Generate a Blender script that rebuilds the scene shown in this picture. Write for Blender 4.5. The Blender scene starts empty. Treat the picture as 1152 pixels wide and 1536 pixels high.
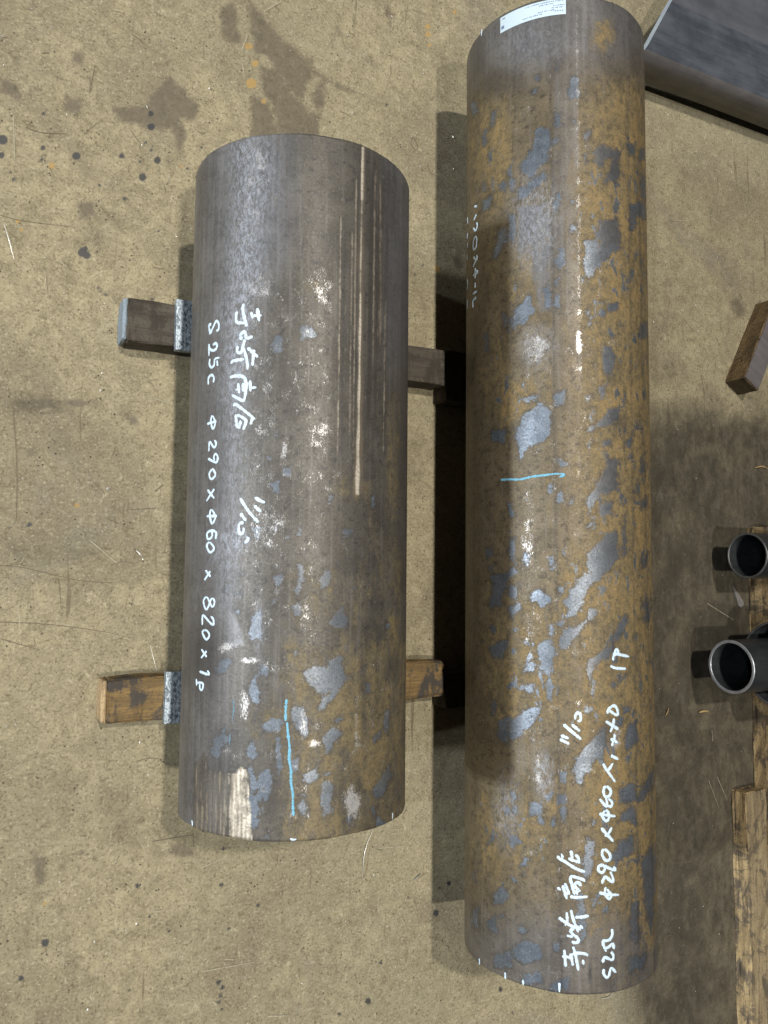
import bpy, bmesh, math, random
import numpy as np
from mathutils import Matrix, Vector

random.seed(7); rng = np.random.default_rng(7)
scene = bpy.context.scene
COL = scene.collection
W, H = 1152.0, 1536.0                      # size of the photograph

# ------------------------------------------------------------------ camera
FOC = 1156.7
def rotvec(w):
    w = np.array(w, float); th = np.linalg.norm(w); k = w/th
    K = np.array([[0,-k[2],k[1]],[k[2],0,-k[0]],[-k[1],k[0],0]])
    return np.eye(3)+math.sin(th)*K+(1-math.cos(th))*K@K
CR = rotvec((7.24e-2, -4.917e-1, 2.78e-2))
FLOOR_DROP = 0.190                         # bar axis above the floor
CC = np.array([-0.3839, 0.0, 0.9593+FLOOR_DROP])
cam = bpy.data.cameras.new("camera"); camo = bpy.data.objects.new("camera", cam); COL.objects.link(camo)
cam.sensor_fit = 'VERTICAL'; cam.sensor_height = 24.0; cam.lens = 24.0*FOC/H
cam.clip_start = 0.02; cam.clip_end = 200
M = Matrix.Identity(4)
for i in range(3):
    for j in range(3): M[i][j] = CR[i, j]
    M[i][3] = CC[i]
camo.matrix_world = M
scene.camera = camo

# ------------------------------------------------------------------ world, lamps, exposure
wd = bpy.data.worlds.new("World"); scene.world = wd; wd.use_nodes = True
bg = wd.node_tree.nodes["Background"]
bg.inputs[0].default_value = (0.78, 0.88, 1.0, 1); bg.inputs[1].default_value = 0.025
def lamp(name, loc, power, size, col=(0.97, 0.98, 1.0), sy=None):
    l = bpy.data.lights.new(name, 'AREA'); l.shape = 'RECTANGLE' if sy else 'DISK'
    l.size = size
    if sy: l.size_y = sy
    l.energy = power; l.color = col
    o = bpy.data.objects.new(name, l); COL.objects.link(o); o.location = loc
    return o
lamp("bay_lamp", (-0.80, 1.90, 6.3), 250, 0.26, (1.0, .965, .90))
lamp("bay_lamp", (-0.80, -1.05, 6.3), 180, 0.26, (1.0, .965, .90))
lamp("bay_lamp", (-6.5, 1.30, 6.3), 125, 0.30, (.84, .92, 1.0))
lamp("bay_lamp", (-6.5, -1.10, 6.3), 120, 0.30, (.84, .92, 1.0))
far = lamp("doorway_light", (-15.0, -0.15, 4.9), 1700, 0.8, (0.86, 0.93, 1.0))
far.rotation_euler = (0, math.radians(-72), 0)
scene.view_settings.view_transform = 'Standard'; scene.view_settings.look = 'None'
scene.view_settings.exposure = 0.05; scene.view_settings.gamma = 1.0
scene.render.film_transparent = False
try:
    scene.cycles.max_bounces = 6; scene.cycles.use_denoising = True
except Exception: pass

# ------------------------------------------------------------------ picture <-> place
def ray(q):
    q = np.atleast_2d(np.array(q, float))
    d = np.stack([(q[:,0]-W/2)/FOC, -(q[:,1]-H/2)/FOC, -np.ones(len(q))], 1)
    return d@CR.T
def on_plane(q, z=0.0):
    d = ray(q); t = (z-CC[2])/d[:,2]; return CC+d*t[:,None]
def project(P):
    c = (np.asarray(P)-CC)@CR
    return np.stack([W/2+FOC*c[:,0]/-c[:,2], H/2-FOC*c[:,1]/-c[:,2]], 1)
class Bar:
    def __init__(s, x, yaw, r, y0, y1):
        s.x, s.yaw, s.r, s.y0, s.y1 = x, yaw, r, y0, y1
        s.z = FLOOR_DROP
        c, n = math.cos(yaw), math.sin(yaw)
        s.R = np.array([[c, n, 0], [-n, c, 0], [0, 0, 1.0]])     # local -> world
        s.o = np.array([x, 0, s.z])
    def to_local(s, P): return (P-s.o)@s.R
    def to_world(s, L): return L@s.R.T+s.o
    def hit(s, q):                                                # picture point -> (arc, along)
        d = ray(q)@s.R; o = (CC-s.o)@s.R
        a = d[:,0]**2+d[:,2]**2; b = 2*(d[:,0]*o[0]+d[:,2]*o[2]); c = o[0]**2+o[2]**2-s.r**2
        D = b*b-4*a*c; ok = D > 0; D = np.maximum(D, 0)
        t = (-b-np.sqrt(D))/2/a; P = o+d*t[:,None]
        return np.stack([np.arctan2(P[:,0], P[:,2])*s.r, P[:,1]], 1), ok
    def surf(s, sv, dr=0.0):                                      # (arc, along) -> local point
        ph = sv[:,0]/s.r
        return np.stack([(s.r+dr)*np.sin(ph), sv[:,1], (s.r+dr)*np.cos(ph)], 1)
SHORT = Bar(0.0, 0.0, 0.145, -0.3010, 0.5198)
LONG = Bar(0.4434, 0.0020, 0.1447, -0.5701, 0.8615)

# ------------------------------------------------------------------ object helpers
def link(name, me, mats=(), parent=None, label=None, cat=None, group=None, kind=None):
    o = bpy.data.objects.new(name, me); COL.objects.link(o)
    if me is not None:
        for m in (mats if isinstance(mats, (list, tuple)) else [mats]): me.materials.append(m)
    if parent is not None: o.parent = parent
    for k, v in (("label", label), ("category", cat), ("group", group), ("kind", kind)):
        if v: o[k] = v
    return o
def empty(name, loc, label, cat, group=None):
    o = bpy.data.objects.new(name, None); COL.objects.link(o); o.location = loc
    o.empty_display_size = 0.05; o["label"] = label; o["category"] = cat
    if group: o["group"] = group
    return o
def pydata(name, verts, faces, smooth=False):
    me = bpy.data.meshes.new(name); me.from_pydata([tuple(map(float, v)) for v in verts], [], faces); me.update()
    if smooth:
        me.polygons.foreach_set("use_smooth", [True]*len(me.polygons))
    return me
def grid_mesh(name, co, nu, nv, closed=False, extra=None, smooth=True):
    """co: (nu*nv,3) with v fastest"""
    me = bpy.data.meshes.new(name)
    iu = np.arange(nu if closed else nu-1); iv = np.arange(nv-1)
    A, B = np.meshgrid(iu, iv, indexing='ij'); A2 = (A+1) % nu
    q = np.stack([A*nv+B, A*nv+B+1, A2*nv+B+1, A2*nv+B], -1).reshape(-1, 4)
    loops = q.ravel(); starts = np.arange(len(q))*4; tot = np.full(len(q), 4)
    if extra is not None:
        for f in extra:
            starts = np.append(starts, len(loops)); tot = np.append(tot, len(f)); loops = np.append(loops, f)
    me.vertices.add(len(co)); me.vertices.foreach_set("co", np.asarray(co, np.float32).ravel())
    me.loops.add(len(loops)); me.loops.foreach_set("vertex_index", loops.astype(np.int32))
    me.polygons.add(len(starts)); me.polygons.foreach_set("loop_start", starts.astype(np.int32))
    me.polygons.foreach_set("loop_total", tot.astype(np.int32))
    me.polygons.foreach_set("use_smooth", np.array([smooth]*len(q)+[False]*(len(starts)-len(q))))
    me.update(calc_edges=True); me.validate()
    return me
def attr_f(me, name, val):
    a = me.attributes.new(name, 'FLOAT', 'POINT'); a.data.foreach_set("value", np.asarray(val, np.float32).ravel())
def attr_v(me, name, val):
    a = me.attributes.new(name, 'FLOAT_VECTOR', 'POINT'); a.data.foreach_set("vector", np.asarray(val, np.float32).ravel())

def poly_sdf(pts, poly):
    """signed distance, positive inside"""
    p = np.array(poly, float); n = len(p)
    best = np.full(len(pts), 1e9); inside = np.zeros(len(pts), bool)
    for i in range(n):
        a, b = p[i], p[(i+1) % n]
        e = b-a; w = pts-a; t = np.clip((w@e)/max(e@e, 1e-9), 0, 1)
        best = np.minimum(best, np.hypot(*(w-t[:,None]*e).T))
        if a[1] != b[1]:
            c = ((a[1] > pts[:,1]) != (b[1] > pts[:,1]))
            inside ^= c & (pts[:,0] < (b[0]-a[0])*(pts[:,1]-a[1])/(b[1]-a[1])+a[0])
    return np.where(inside, best, -best)
CLIP = 12.0
def patch_field(px, polys, skip=None):
    f = np.full(len(px), -CLIP)
    for poly in polys:
        p = np.array(poly); lo = p.min(0)-CLIP; hi = p.max(0)+CLIP
        m = np.all((px > lo) & (px < hi), 1)
        if m.any(): f[m] = np.maximum(f[m], np.clip(poly_sdf(px[m], poly), -CLIP, CLIP))
    return f
def spot_field(px, spots):
    f = np.full(len(px), -CLIP)
    for s in spots:
        x, y, r = s[:3]; m = np.hypot(px[:,0]-x, px[:,1]-y) < r+CLIP
        f[m] = np.maximum(f[m], np.clip(r-np.hypot(px[m,0]-x, px[m,1]-y), -CLIP, CLIP))
    return f
def blob_field(px, blobs):
    f = np.zeros(len(px))
    for x, y, rx, ry, s in blobs:
        d = np.hypot((px[:,0]-x)/rx, (px[:,1]-y)/ry)
        f = np.maximum(f, s*np.clip(1.4-d, 0, 1))
    return f
def smooth(a, b, x):
    t = np.clip((x-a)/(b-a), 0, 1); return t*t*(3-2*t)
def zoomed(x0, y0, k, polys):
    return [[(x0+x/k, y0+y/k) for x, y in p] for p in polys]

# ------------------------------------------------------------------ node helpers
class Mat:
    def __init__(s, name):
        s.m = bpy.data.materials.new(name); s.m.use_nodes = True; s.nt = s.m.node_tree
        s.b = s.nt.nodes["Principled BSDF"]
    def _in(s, sock, v):
        if v is None: return
        if isinstance(v, bpy.types.NodeSocket): s.nt.links.new(v, sock)
        elif isinstance(v, (tuple, list)) and len(v) == 3 and sock.type == 'RGBA': sock.default_value = (*v, 1)
        else: sock.default_value = v
    def n(s, t): return s.nt.nodes.new(t)
    def attr(s, name, out="Fac"):
        a = s.n("ShaderNodeAttribute"); a.attribute_name = name; return a.outputs[out]
    def obj(s): return s.n("ShaderNodeTexCoord").outputs["Object"]
    def mapping(s, v, scale=(1,1,1), rot=(0,0,0), loc=(0,0,0)):
        m = s.n("ShaderNodeMapping"); s._in(m.inputs[0], v); m.inputs["Scale"].default_value = scale
        m.inputs["Rotation"].default_value = rot; m.inputs["Location"].default_value = loc; return m.outputs[0]
    def noise(s, v, scale, detail=4, rough=0.55, dist=0.0, out=0):
        m = s.n("ShaderNodeTexNoise"); s._in(m.inputs["Vector"], v); m.inputs["Scale"].default_value = scale
        m.inputs["Detail"].default_value = detail; m.inputs["Roughness"].default_value = rough
        m.inputs["Distortion"].default_value = dist; return m.outputs[out]
    def vor(s, v, scale, feat='F1', out="Distance", rnd=1.0):
        m = s.n("ShaderNodeTexVoronoi"); m.feature = feat; s._in(m.inputs["Vector"], v)
        m.inputs["Scale"].default_value = scale; m.inputs["Randomness"].default_value = rnd; return m.outputs[out]
    def math(s, op, a, b=0.0, clamp=False):
        m = s.n("ShaderNodeMath"); m.operation = op; m.use_clamp = clamp
        s._in(m.inputs[0], a); s._in(m.inputs[1], b); return m.outputs[0]
    def sm(s, x, lo, hi, a=0.0, b=1.0):
        m = s.n("ShaderNodeMapRange"); m.interpolation_type = 'SMOOTHSTEP'; s._in(m.inputs[0], x)
        for i, v in enumerate((lo, hi, a, b)): s._in(m.inputs[1+i], v)
        return m.outputs[0]
    def mix(s, f, a, b, mode='MIX'):
        m = s.n("ShaderNodeMix"); m.data_type = 'RGBA'; m.blend_type = mode; m.clamp_factor = True
        s._in(m.inputs[0], f); s._in(m.inputs[6], a); s._in(m.inputs[7], b); return m.outputs[2]
    def mixf(s, f, a, b):
        m = s.n("ShaderNodeMix"); m.data_type = 'FLOAT'; s._in(m.inputs[0], f); s._in(m.inputs[2], a); s._in(m.inputs[3], b)
        return m.outputs[0]
    def sep(s, v):
        m = s.n("ShaderNodeSeparateXYZ"); s._in(m.inputs[0], v); return m.outputs
    def bump(s, h, strength=0.3, dist=0.001):
        m = s.n("ShaderNodeBump"); s._in(m.inputs["Height"], h); m.inputs["Strength"].default_value = strength
        m.inputs["Distance"].default_value = dist; return m.outputs[0]
    def done(s, color, rough=0.6, metal=0.0, normal=None, spec=None):
        s._in(s.b.inputs["Base Color"], color); s._in(s.b.inputs["Roughness"], rough); s._in(s.b.inputs["Metallic"], metal)
        if normal is not None: s._in(s.b.inputs["Normal"], normal)
        if spec is not None: s._in(s.b.inputs["Specular IOR Level"], spec)
        return s.m

# ------------------------------------------------------------------ materials
def m_floor():
    m = Mat("worn_concrete"); v = m.obj()
    big = m.noise(v, 1.7, 5, .65, .4); mid = m.noise(v, 30, 9, .84, .6); fine = m.noise(v, 85, 8, .85, 1.0); grit = m.noise(v, 270, 4, .78)
    c = m.mix(m.sm(mid, .34, .66), (.245, .203, .124), (.402, .344, .215))
    c = m.mix(m.math('MULTIPLY', m.sm(big, .42, .60), .60), c, (.252, .220, .140))
    c = m.mix(m.math('MULTIPLY', m.sm(m.noise(v, 4.2, 6, .68, .8), .47, .66), .72), c, (.205, .170, .112))
    c = m.mix(m.math('MULTIPLY', m.sm(m.noise(v, 3.1, 6, .7, .5, ), .56, .66), .45), c, (.235, .212, .165))
    # fine mottling, light flecks and dark pits
    c = m.mix(m.math('MULTIPLY', m.sm(fine, .52, .62), .75), c, (.150, .121, .070))
    c = m.mix(m.math('MULTIPLY', m.sm(fine, .45, .34), .75), c, (.52, .455, .305))
    c = m.mix(m.math('MULTIPLY', m.sm(grit, .55, .63), .8), c, (.110, .088, .052))
    c = m.mix(m.math('MULTIPLY', m.sm(grit, .42, .34), .75), c, (.57, .51, .36))
    # short hair scratches in every direction
    for an, sc_ in ((.3, 70), (1.2, 60), (2.2, 80), (2.8, 65)):
        hz = m.noise(m.mapping(v, (1, .07, 1), (0, 0, an)), sc_, 2, .5, .4)
        c = m.mix(m.math('MULTIPLY', m.sm(hz, .70, .745), m.math('MULTIPLY', m.sm(m.noise(v, 9, 2, .5), .42, .6), .6)), c, (.12, .098, .058))
    pit = m.math('MULTIPLY', m.sm(m.vor(v, 110), .20, .10), m.sm(m.noise(v, 28, 2, .6), .50, .62))
    c = m.mix(pit, c, (.06, .05, .035))
    dist = m.math('MULTIPLY', m.math('SUBTRACT', m.noise(v, 50, 7, .72), .5), 26)
    # soaked-in oil
    st = m.math('ADD', m.attr("stain"), dist)
    stm = m.math('MULTIPLY', m.sm(st, -4.0, 6.0), .80)
    c = m.mix(stm, c, m.mix(m.sm(fine, .3, .7), (.165, .136, .092), (.092, .075, .052)))
    rs = m.math('ADD', m.attr("orange"), m.math('MULTIPLY', dist, .5))
    c = m.mix(m.math('MULTIPLY', m.sm(rs, -1, 1.5), .8), c, (.42, .265, .09))
    # dirt, plus the shade over the right floor painted into the colour
    gr = m.math('MULTIPLY', m.sm(m.math('ADD', m.attr("grime_shade"), m.math('MULTIPLY', m.math('SUBTRACT', m.noise(v, 7, 6, .7, .5), .5), .9)), .05, .55), m.sm(m.noise(m.mapping(v, (1, .7, 1)), 12, 6, .7, .5), .22, .62, .75, 1.0))
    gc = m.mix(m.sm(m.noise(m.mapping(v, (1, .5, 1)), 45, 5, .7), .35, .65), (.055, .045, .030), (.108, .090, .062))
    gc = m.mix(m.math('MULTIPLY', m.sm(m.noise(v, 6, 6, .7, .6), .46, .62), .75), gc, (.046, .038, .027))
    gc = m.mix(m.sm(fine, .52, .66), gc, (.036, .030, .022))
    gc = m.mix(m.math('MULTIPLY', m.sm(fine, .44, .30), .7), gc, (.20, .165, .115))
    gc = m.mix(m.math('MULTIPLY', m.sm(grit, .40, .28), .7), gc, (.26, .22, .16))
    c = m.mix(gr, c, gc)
    sp = m.math('ADD', m.attr("spot"), m.math('MULTIPLY', dist, .34))
    spm = m.sm(sp, -.6, 2.2)
    c = m.mix(m.math('MULTIPLY', spm, .9), c, (.040, .041, .046))
    h = m.math('ADD', m.math('MULTIPLY', fine, .7), m.math('MULTIPLY', grit, .35))
    r = m.mixf(spm, m.mixf(stm, .78, .55), .5)
    return m.done(c, r, 0.0, m.bump(h, .35, .0012), .3)

def m_bar(kind):
    m = Mat("rusty_mill_steel_"+kind); v = m.attr("cyl", "Vector")
    n_mid = m.noise(v, 22, 5, .62, .4); n_fine = m.noise(v, 95, 6, .7); n_grit = m.noise(v, 330, 4, .7)
    ax = m.noise(m.mapping(v, (1, .035, 1)), 150, 4, .6)              # drawn along the bar
    diag = m.noise(m.mapping(v, (1, .42, 1), (0, 0, math.radians(-38))), 34, 6, .65, .9)
    # brown oxide
    lo, hi, pit_ = ((.064, .054, .040), (.104, .089, .067), (.032, .027, .021)) if kind == 'short' else ((.110, .085, .052), (.172, .135, .085), (.054, .042, .027))
    c = m.mix(m.sm(n_mid, .32, .68), lo, hi)
    c = m.mix(m.math('MULTIPLY', m.sm(n_fine, .50, .64), .8), c, pit_)
    c = m.mix(m.math('MULTIPLY', m.sm(n_grit, .52, .64), .55), c, tuple(q*.6 for q in lo))
    c = m.mix(m.math('MULTIPLY', m.sm(n_grit, .44, .34), .5), c, tuple(q*1.5 for q in hi))
    c = m.mix(m.math('MULTIPLY', m.sm(ax, .54, .70), .35), c, (.190, .168, .148))
    # plain grey machined zones
    dk = m.attr("grey")
    gcol = m.mix(m.sm(m.math('ADD', m.math('ADD', m.math('MULTIPLY', ax, .30), m.math('MULTIPLY', n_mid, .3)), m.math('MULTIPLY', n_fine, .4)), .38, .62), (.098, .094, .094), (.205, .200, .202))
    gcol = m.mix(m.math('MULTIPLY', m.sm(n_fine, .52, .66), .6), gcol, (.075, .070, .070))
    gcol = m.mix(m.math('MULTIPLY', m.sm(n_grit, .46, .34), .35), gcol, (.30, .29, .30))
    c = m.mix(dk, c, gcol)
    # ochre rust, on the short bar also a painted shadow step
    ru = m.attr("rust"); dg2 = m.noise(m.mapping(v, (1, .5, 1), (0, 0, math.radians(-38))), 120, 8, .8, .6)
    dsum = m.math('ADD', m.math('MULTIPLY', diag, .48), m.math('MULTIPLY', dg2, .52))
    rm = m.math('MULTIPLY', m.sm(m.math('ADD', m.math('MULTIPLY', ru, .62), m.math('MULTIPLY', m.math('SUBTRACT', dsum, .5), 2.3)), .10, .58), m.sm(ru, .03, .3))
    rc = m.mix(m.sm(n_fine, .38, .64), (*((.212, .154, .068) if kind == 'long' else (.192, .150, .072)),), (.112, .087, .046))
    rc = m.mix(m.math('MULTIPLY', m.sm(m.math('ADD', dsum, m.math('MULTIPLY', ru, .16)), .60, .74), .75), rc, (.290, .192, .076) if kind == 'long' else (.255, .187, .082))
    rc = m.mix(m.math('MULTIPLY', m.sm(n_grit, .52, .64), .6), rc, (.068, .046, .024))
    rc = m.mix(m.math('MULTIPLY', m.sm(n_grit, .42, .32), .4), rc, (.40, .28, .12))
    rm = m.math('MULTIPLY', rm, .86 if kind == 'long' else .74)
    c = m.mix(rm, c, rc)
    # mill scale flakes
    wob = m.math('MULTIPLY', m.math('SUBTRACT', m.noise(v, 58, 9, .78, .7), .5), 34)
    scs = m.math('ADD', m.attr("scale_patch"), wob)
    sc = m.math('MULTIPLY', m.sm(scs, -2.2, 1.8), .86 if kind == 'long' else .78)
    small = m.sm(m.math('ADD', m.noise(m.mapping(v, (1, .55, 1), (0, 0, math.radians(-25))), 60, 6, .7, .5), m.math('MULTIPLY', m.attr("flake"), .33)), .82, .86)
    sc = m.math('MAXIMUM', sc, m.math('MULTIPLY', small, .85))
    sc = m.math('MULTIPLY', sc, m.sm(m.math('ADD', n_fine, m.math('MULTIPLY', n_grit, .4)), .92, .80, .25, 1.0))
    sccol = m.mix(m.sm(m.noise(v, 45, 5, .7), .35, .65), (.108, .131, .162), (.182, .216, .260))
    sccol = m.mix(m.math('MULTIPLY', m.sm(n_grit, .50, .62), .65), sccol, (.080, .083, .088))
    sccol = m.mix(m.math('MULTIPLY', m.sm(n_grit, .42, .33), .5), sccol, (.36, .39, .43))
    sccol = m.mix(m.attr("dull"), sccol, m.mix(m.sm(n_fine, .35, .65), (.140, .140, .146), (.092, .091, .094)))
    c = m.mix(sc, c, sccol)
    rim = m.math('MULTIPLY', m.math('MULTIPLY', m.sm(scs, -4.5, -1.0), m.sm(scs, 1.5, -.5)), .45)
    c = m.mix(rim, c, (.060, .048, .036))
    # darker patches and lines
    dark_mask = m.math('MULTIPLY', m.attr("dark"), m.sm(n_mid, .25, .6, .4, 1))
    c = m.mix(dark_mask, c, (.040, .036, .034))
    # bright scuffs and chips, with lamp sheen painted in as a pale veil
    scn = m.math('ADD', m.noise(m.mapping(v, (1, .5, 1), (0, 0, -.45)), 430, 6, .85, 1.6), m.math('MULTIPLY', m.math('SUBTRACT', m.noise(v, 60, 3, .6), .5), .45))
    scn = m.math('ADD', scn, m.math('MULTIPLY', m.attr("scuff"), .235))
    scf = m.math('MULTIPLY', m.sm(scn, .73, .80), m.sm(m.attr("scuff"), .02, .15))
    sheen_haze = m.math('MULTIPLY', m.attr("sheen_haze"), m.sm(m.noise(m.mapping(v, (1, .45, 1)), 260, 6, .82, .8), .44, .60, .10, 1))
    c = m.mix(m.math('MULTIPLY', sheen_haze, .95), c, (.37, .39, .44))
    c = m.mix(m.math('MULTIPLY', scf, .8), c, (.60, .58, .56))
    # bare ground metal; the groove's glint is painted as pale gold
    gd = m.attr("ground"); fine_lines = m.noise(m.mapping(v, (.25, 1, 1)), 700, 2, .5)
    gdcol = m.mix(m.sm(m.attr("ridge"), .25, .75), (.20, .165, .125), (.80, .71, .57))
    gdcol = m.mix(m.math('MULTIPLY', m.sm(n_grit, .48, .62), .5), gdcol, (.17, .13, .09))
    gdm = m.sm(m.math('ADD', gd, m.math('ADD', m.math('MULTIPLY', m.math('SUBTRACT', n_fine, .5), 1.2), m.math('MULTIPLY', m.math('SUBTRACT', m.noise(m.mapping(v, (1, .25, 1)), 60, 5, .7), .5), 1.6))), .22, .80)
    c = m.mix(gdm, c, gdcol)
    # seam lines
    rough = m.mixf(rm, m.mixf(dk, .50, .42), .64)
    rough = m.mixf(sc, rough, .38)
    rough = m.math('ADD', rough, m.math('MULTIPLY', m.math('SUBTRACT', n_grit, .5), .25))
    rough = m.mixf(scf, rough, .35); rough = m.mixf(gdm, rough, .36)
    metal = m.mixf(rm, m.mixf(dk, .24 if kind == 'short' else .36, .48), .08)
    metal = m.mixf(sc, metal, .60 if kind == 'long' else .42); metal = m.mixf(scf, metal, .4); metal = m.mixf(gdm, metal, .45)
    h = m.math('ADD', m.math('MULTIPLY', n_fine, .5), m.math('MULTIPLY', n_grit, .3))
    h = m.math('ADD', h, m.math('MULTIPLY', sc, -.35)); h = m.math('ADD', h, m.math('MULTIPLY', ax, .20))
    h = m.math('ADD', h, m.math('MULTIPLY', m.attr("ridge"), m.math('MULTIPLY', gdm, .6)))
    return m.done(c, rough, metal, m.bump(h, .30, .0009), .4)

def m_paint(name, col, worn=.5):
    m = Mat(name); v = m.obj()
    c = m.mix(m.math('MULTIPLY', m.sm(m.noise(v, 420, 5, .75), .50, .64), worn), col, tuple(x*.5 for x in col))
    return m.done(c, .55, 0.0, m.bump(m.noise(v, 500, 3), .2, .0004), .4)
def m_wood(name, a, b, dark, axis='x', smear=.3, scale=1.0, rough=.8):
    m = Mat(name); v = m.obj()
    st = (.06, 1, 1) if axis == 'x' else (1, .06, 1)
    g = m.noise(m.mapping(v, st), 130*scale, 6, .7, .8); big = m.noise(v, 17, 7, .72, .8); f = m.noise(v, 210, 5, .75)
    saw = m.noise(m.mapping(v, (1, .14, 1), (0, 0, .9)), 75, 4, .65, .3)
    c = m.mix(m.sm(g, .38, .60), a, b)
    c = m.mix(m.math('MULTIPLY', m.sm(saw, .52, .62), .45), c, tuple(q*.6 for q in b))
    c = m.mix(m.math('MULTIPLY', m.sm(m.math('ADD', m.math('MULTIPLY', big, .75), m.math('MULTIPLY', saw, .25)), .49, .57), smear), c, dark)
    c = m.mix(m.math('MULTIPLY', m.sm(f, .52, .64), .6), c, dark)
    crack = m.noise(m.mapping(v, tuple(q*.5 if q < 1 else q for q in st)), 60, 3, .5, .5)
    c = m.mix(m.math('MULTIPLY', m.sm(crack, .66, .70), .8), c, tuple(q*.4 for q in dark))
    return m.done(c, rough, 0, m.bump(m.math('ADD', g, m.math('MULTIPLY', f, .7)), .7, .002), .25)
def m_galv():
    m = Mat("galvanised_bar"); v = m.obj()
    n = m.noise(m.mapping(v, (1.6, 1, 1)), 170, 6, .75, .8)
    c = m.mix(m.sm(n, .38, .6), (.085, .105, .125), (.52, .60, .66))
    c = m.mix(m.math('MULTIPLY', m.sm(m.noise(v, 320, 3, .7), .6, .7), .8), c, (.03, .04, .05))
    return m.done(c, .42, .55, m.bump(n, .25, .0006))
def m_steel(name, a, b, metal=.35, rough=.45, axis=0, bump=.15):
    m = Mat(name); v = m.obj(); sc = [1, 1, 1]; sc[axis] = .12
    n = m.noise(v, 16, 5, .6, .3); s = m.noise(m.mapping(v, tuple(sc)), 70, 4, .6); f = m.noise(v, 260, 4, .7)
    c = m.mix(m.sm(m.math('ADD', m.math('MULTIPLY', n, .5), m.math('MULTIPLY', s, .5)), .35, .65), a, b)
    c = m.mix(m.math('MULTIPLY', m.sm(f, .58, .72), .5), c, tuple(x*.5 for x in a))
    return m.done(c, m.math('ADD', rough, m.math('MULTIPLY', m.math('SUBTRACT', f, .5), .3)), metal, m.bump(f, bump, .0006))
def m_plain(name, col, rough=.6, metal=0.0, var=.25):
    m = Mat(name); v = m.obj()
    c = m.mix(m.sm(m.noise(v, 120, 4, .7), .35, .7), col, tuple(x*(1-var) for x in col))
    return m.done(c, rough, metal)

FLOOR = m_floor(); BAR_S = m_bar("short"); BAR_L = m_bar("long")
WHITE = m_paint("white_paint_marker", (.62, .75, .86), .8)
CHALK = m_paint("blue_chalk", (.17, .43, .58), .75)
CHALK_OLD = m_paint("rubbed_blue_chalk", (.13, .22, .28), .8)
PAPER = m_paint("label_paper", (.53, .63, .69), .04)
INK = m_plain("label_print", (.16, .21, .34), .7)
WOOD_DARK = m_wood("oily_wood", (.066, .054, .042), (.100, .084, .064), (.036, .030, .024), 'x', .6)
WOOD_OLD = m_wood("worn_wood", (.27, .175, .070), (.165, .108, .048), (.070, .060, .050), 'x', 1.0)
WOOD_OLD2 = m_wood("brown_wood", (.150, .100, .050), (.195, .135, .068), (.065, .048, .030), 'x', .5)
WOOD_SHADE = m_wood("shade_black_wood", (.045, .038, .028), (.06, .05, .035), (.02, .018, .014), 'y', .5)  # nearly black: the shade by the long bar is put into the wood
WOOD_PALE = m_wood("pale_sawn_timber", (.50, .37, .19), (.40, .285, .145), (.110, .090, .070), 'y', .85)
WOOD_GREY = m_wood("grey_sawn_timber", (.34, .26, .145), (.25, .19, .11), (.10, .082, .060), 'y', .8)
WOOD_END = m_wood("cut_wood_end", (.50, .36, .20), (.36, .25, .13), (.15, .11, .07), 'y', .35)
END_DARK = m_wood("dark_end_grain", (.060, .044, .024), (.10, .072, .040), (.03, .024, .016), 'x', .6)
BLUE_END = m_paint("pale_blue_painted_end", (.235, .285, .325), .8)
GALV = m_galv()
SLATE = m_steel("slate_grey_steel", (.058, .065, .079), (.112, .120, .138), .2, .45, 0, .3)
SLATE_LIT = m_steel("lit_grey_steel", (.104, .107, .122), (.152, .155, .174), .3, .45)  # slate steel again, paler to paint the light caught by the upstand
SLATE_BROWN = m_steel("brown_tinged_steel", (.095, .087, .084), (.150, .138, .132), .15, .5)
CUT = m_steel("fresh_cut_steel", (.42, .50, .62), (.55, .63, .72), .3, .45, 1)
PIPE = m_steel("dark_pipe_steel", (.030, .032, .035), (.055, .057, .060), .35, .42)
PIPE_IN = m_steel("black_scaled_bore", (.012, .014, .015), (.030, .034, .037), .1, .7, 0, .6)
RIM = m_steel("machined_pipe_rim", (.36, .38, .42), (.54, .56, .60), .5, .35, 1)
RIM_DK = m_steel("dull_pipe_rim", (.10, .10, .10), (.19, .19, .19), .4, .42, 1)
BLOCK_TOP = m_steel("grey_painted_block", (.115, .100, .098), (.165, .148, .148), .05, .6)
BRIGHT = m_plain("bright_swarf", (.80, .76, .66), .35, .5)
DARKSCR = m_plain("scratch_dark", (.165, .136, .085), .8)
LIGHTSCR = m_plain("scratch_light", (.44, .40, .29), .8)
CHIPWOOD = m_plain("wood_splinter", (.45, .31, .14), .8)
GREYCHIP = m_plain("grey_offcut", (.30, .28, .27), .4, .4)
ENDCAP = m_steel("sawn_bar_end", (.14, .13, .12), (.20, .19, .18), .5, .45)

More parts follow.
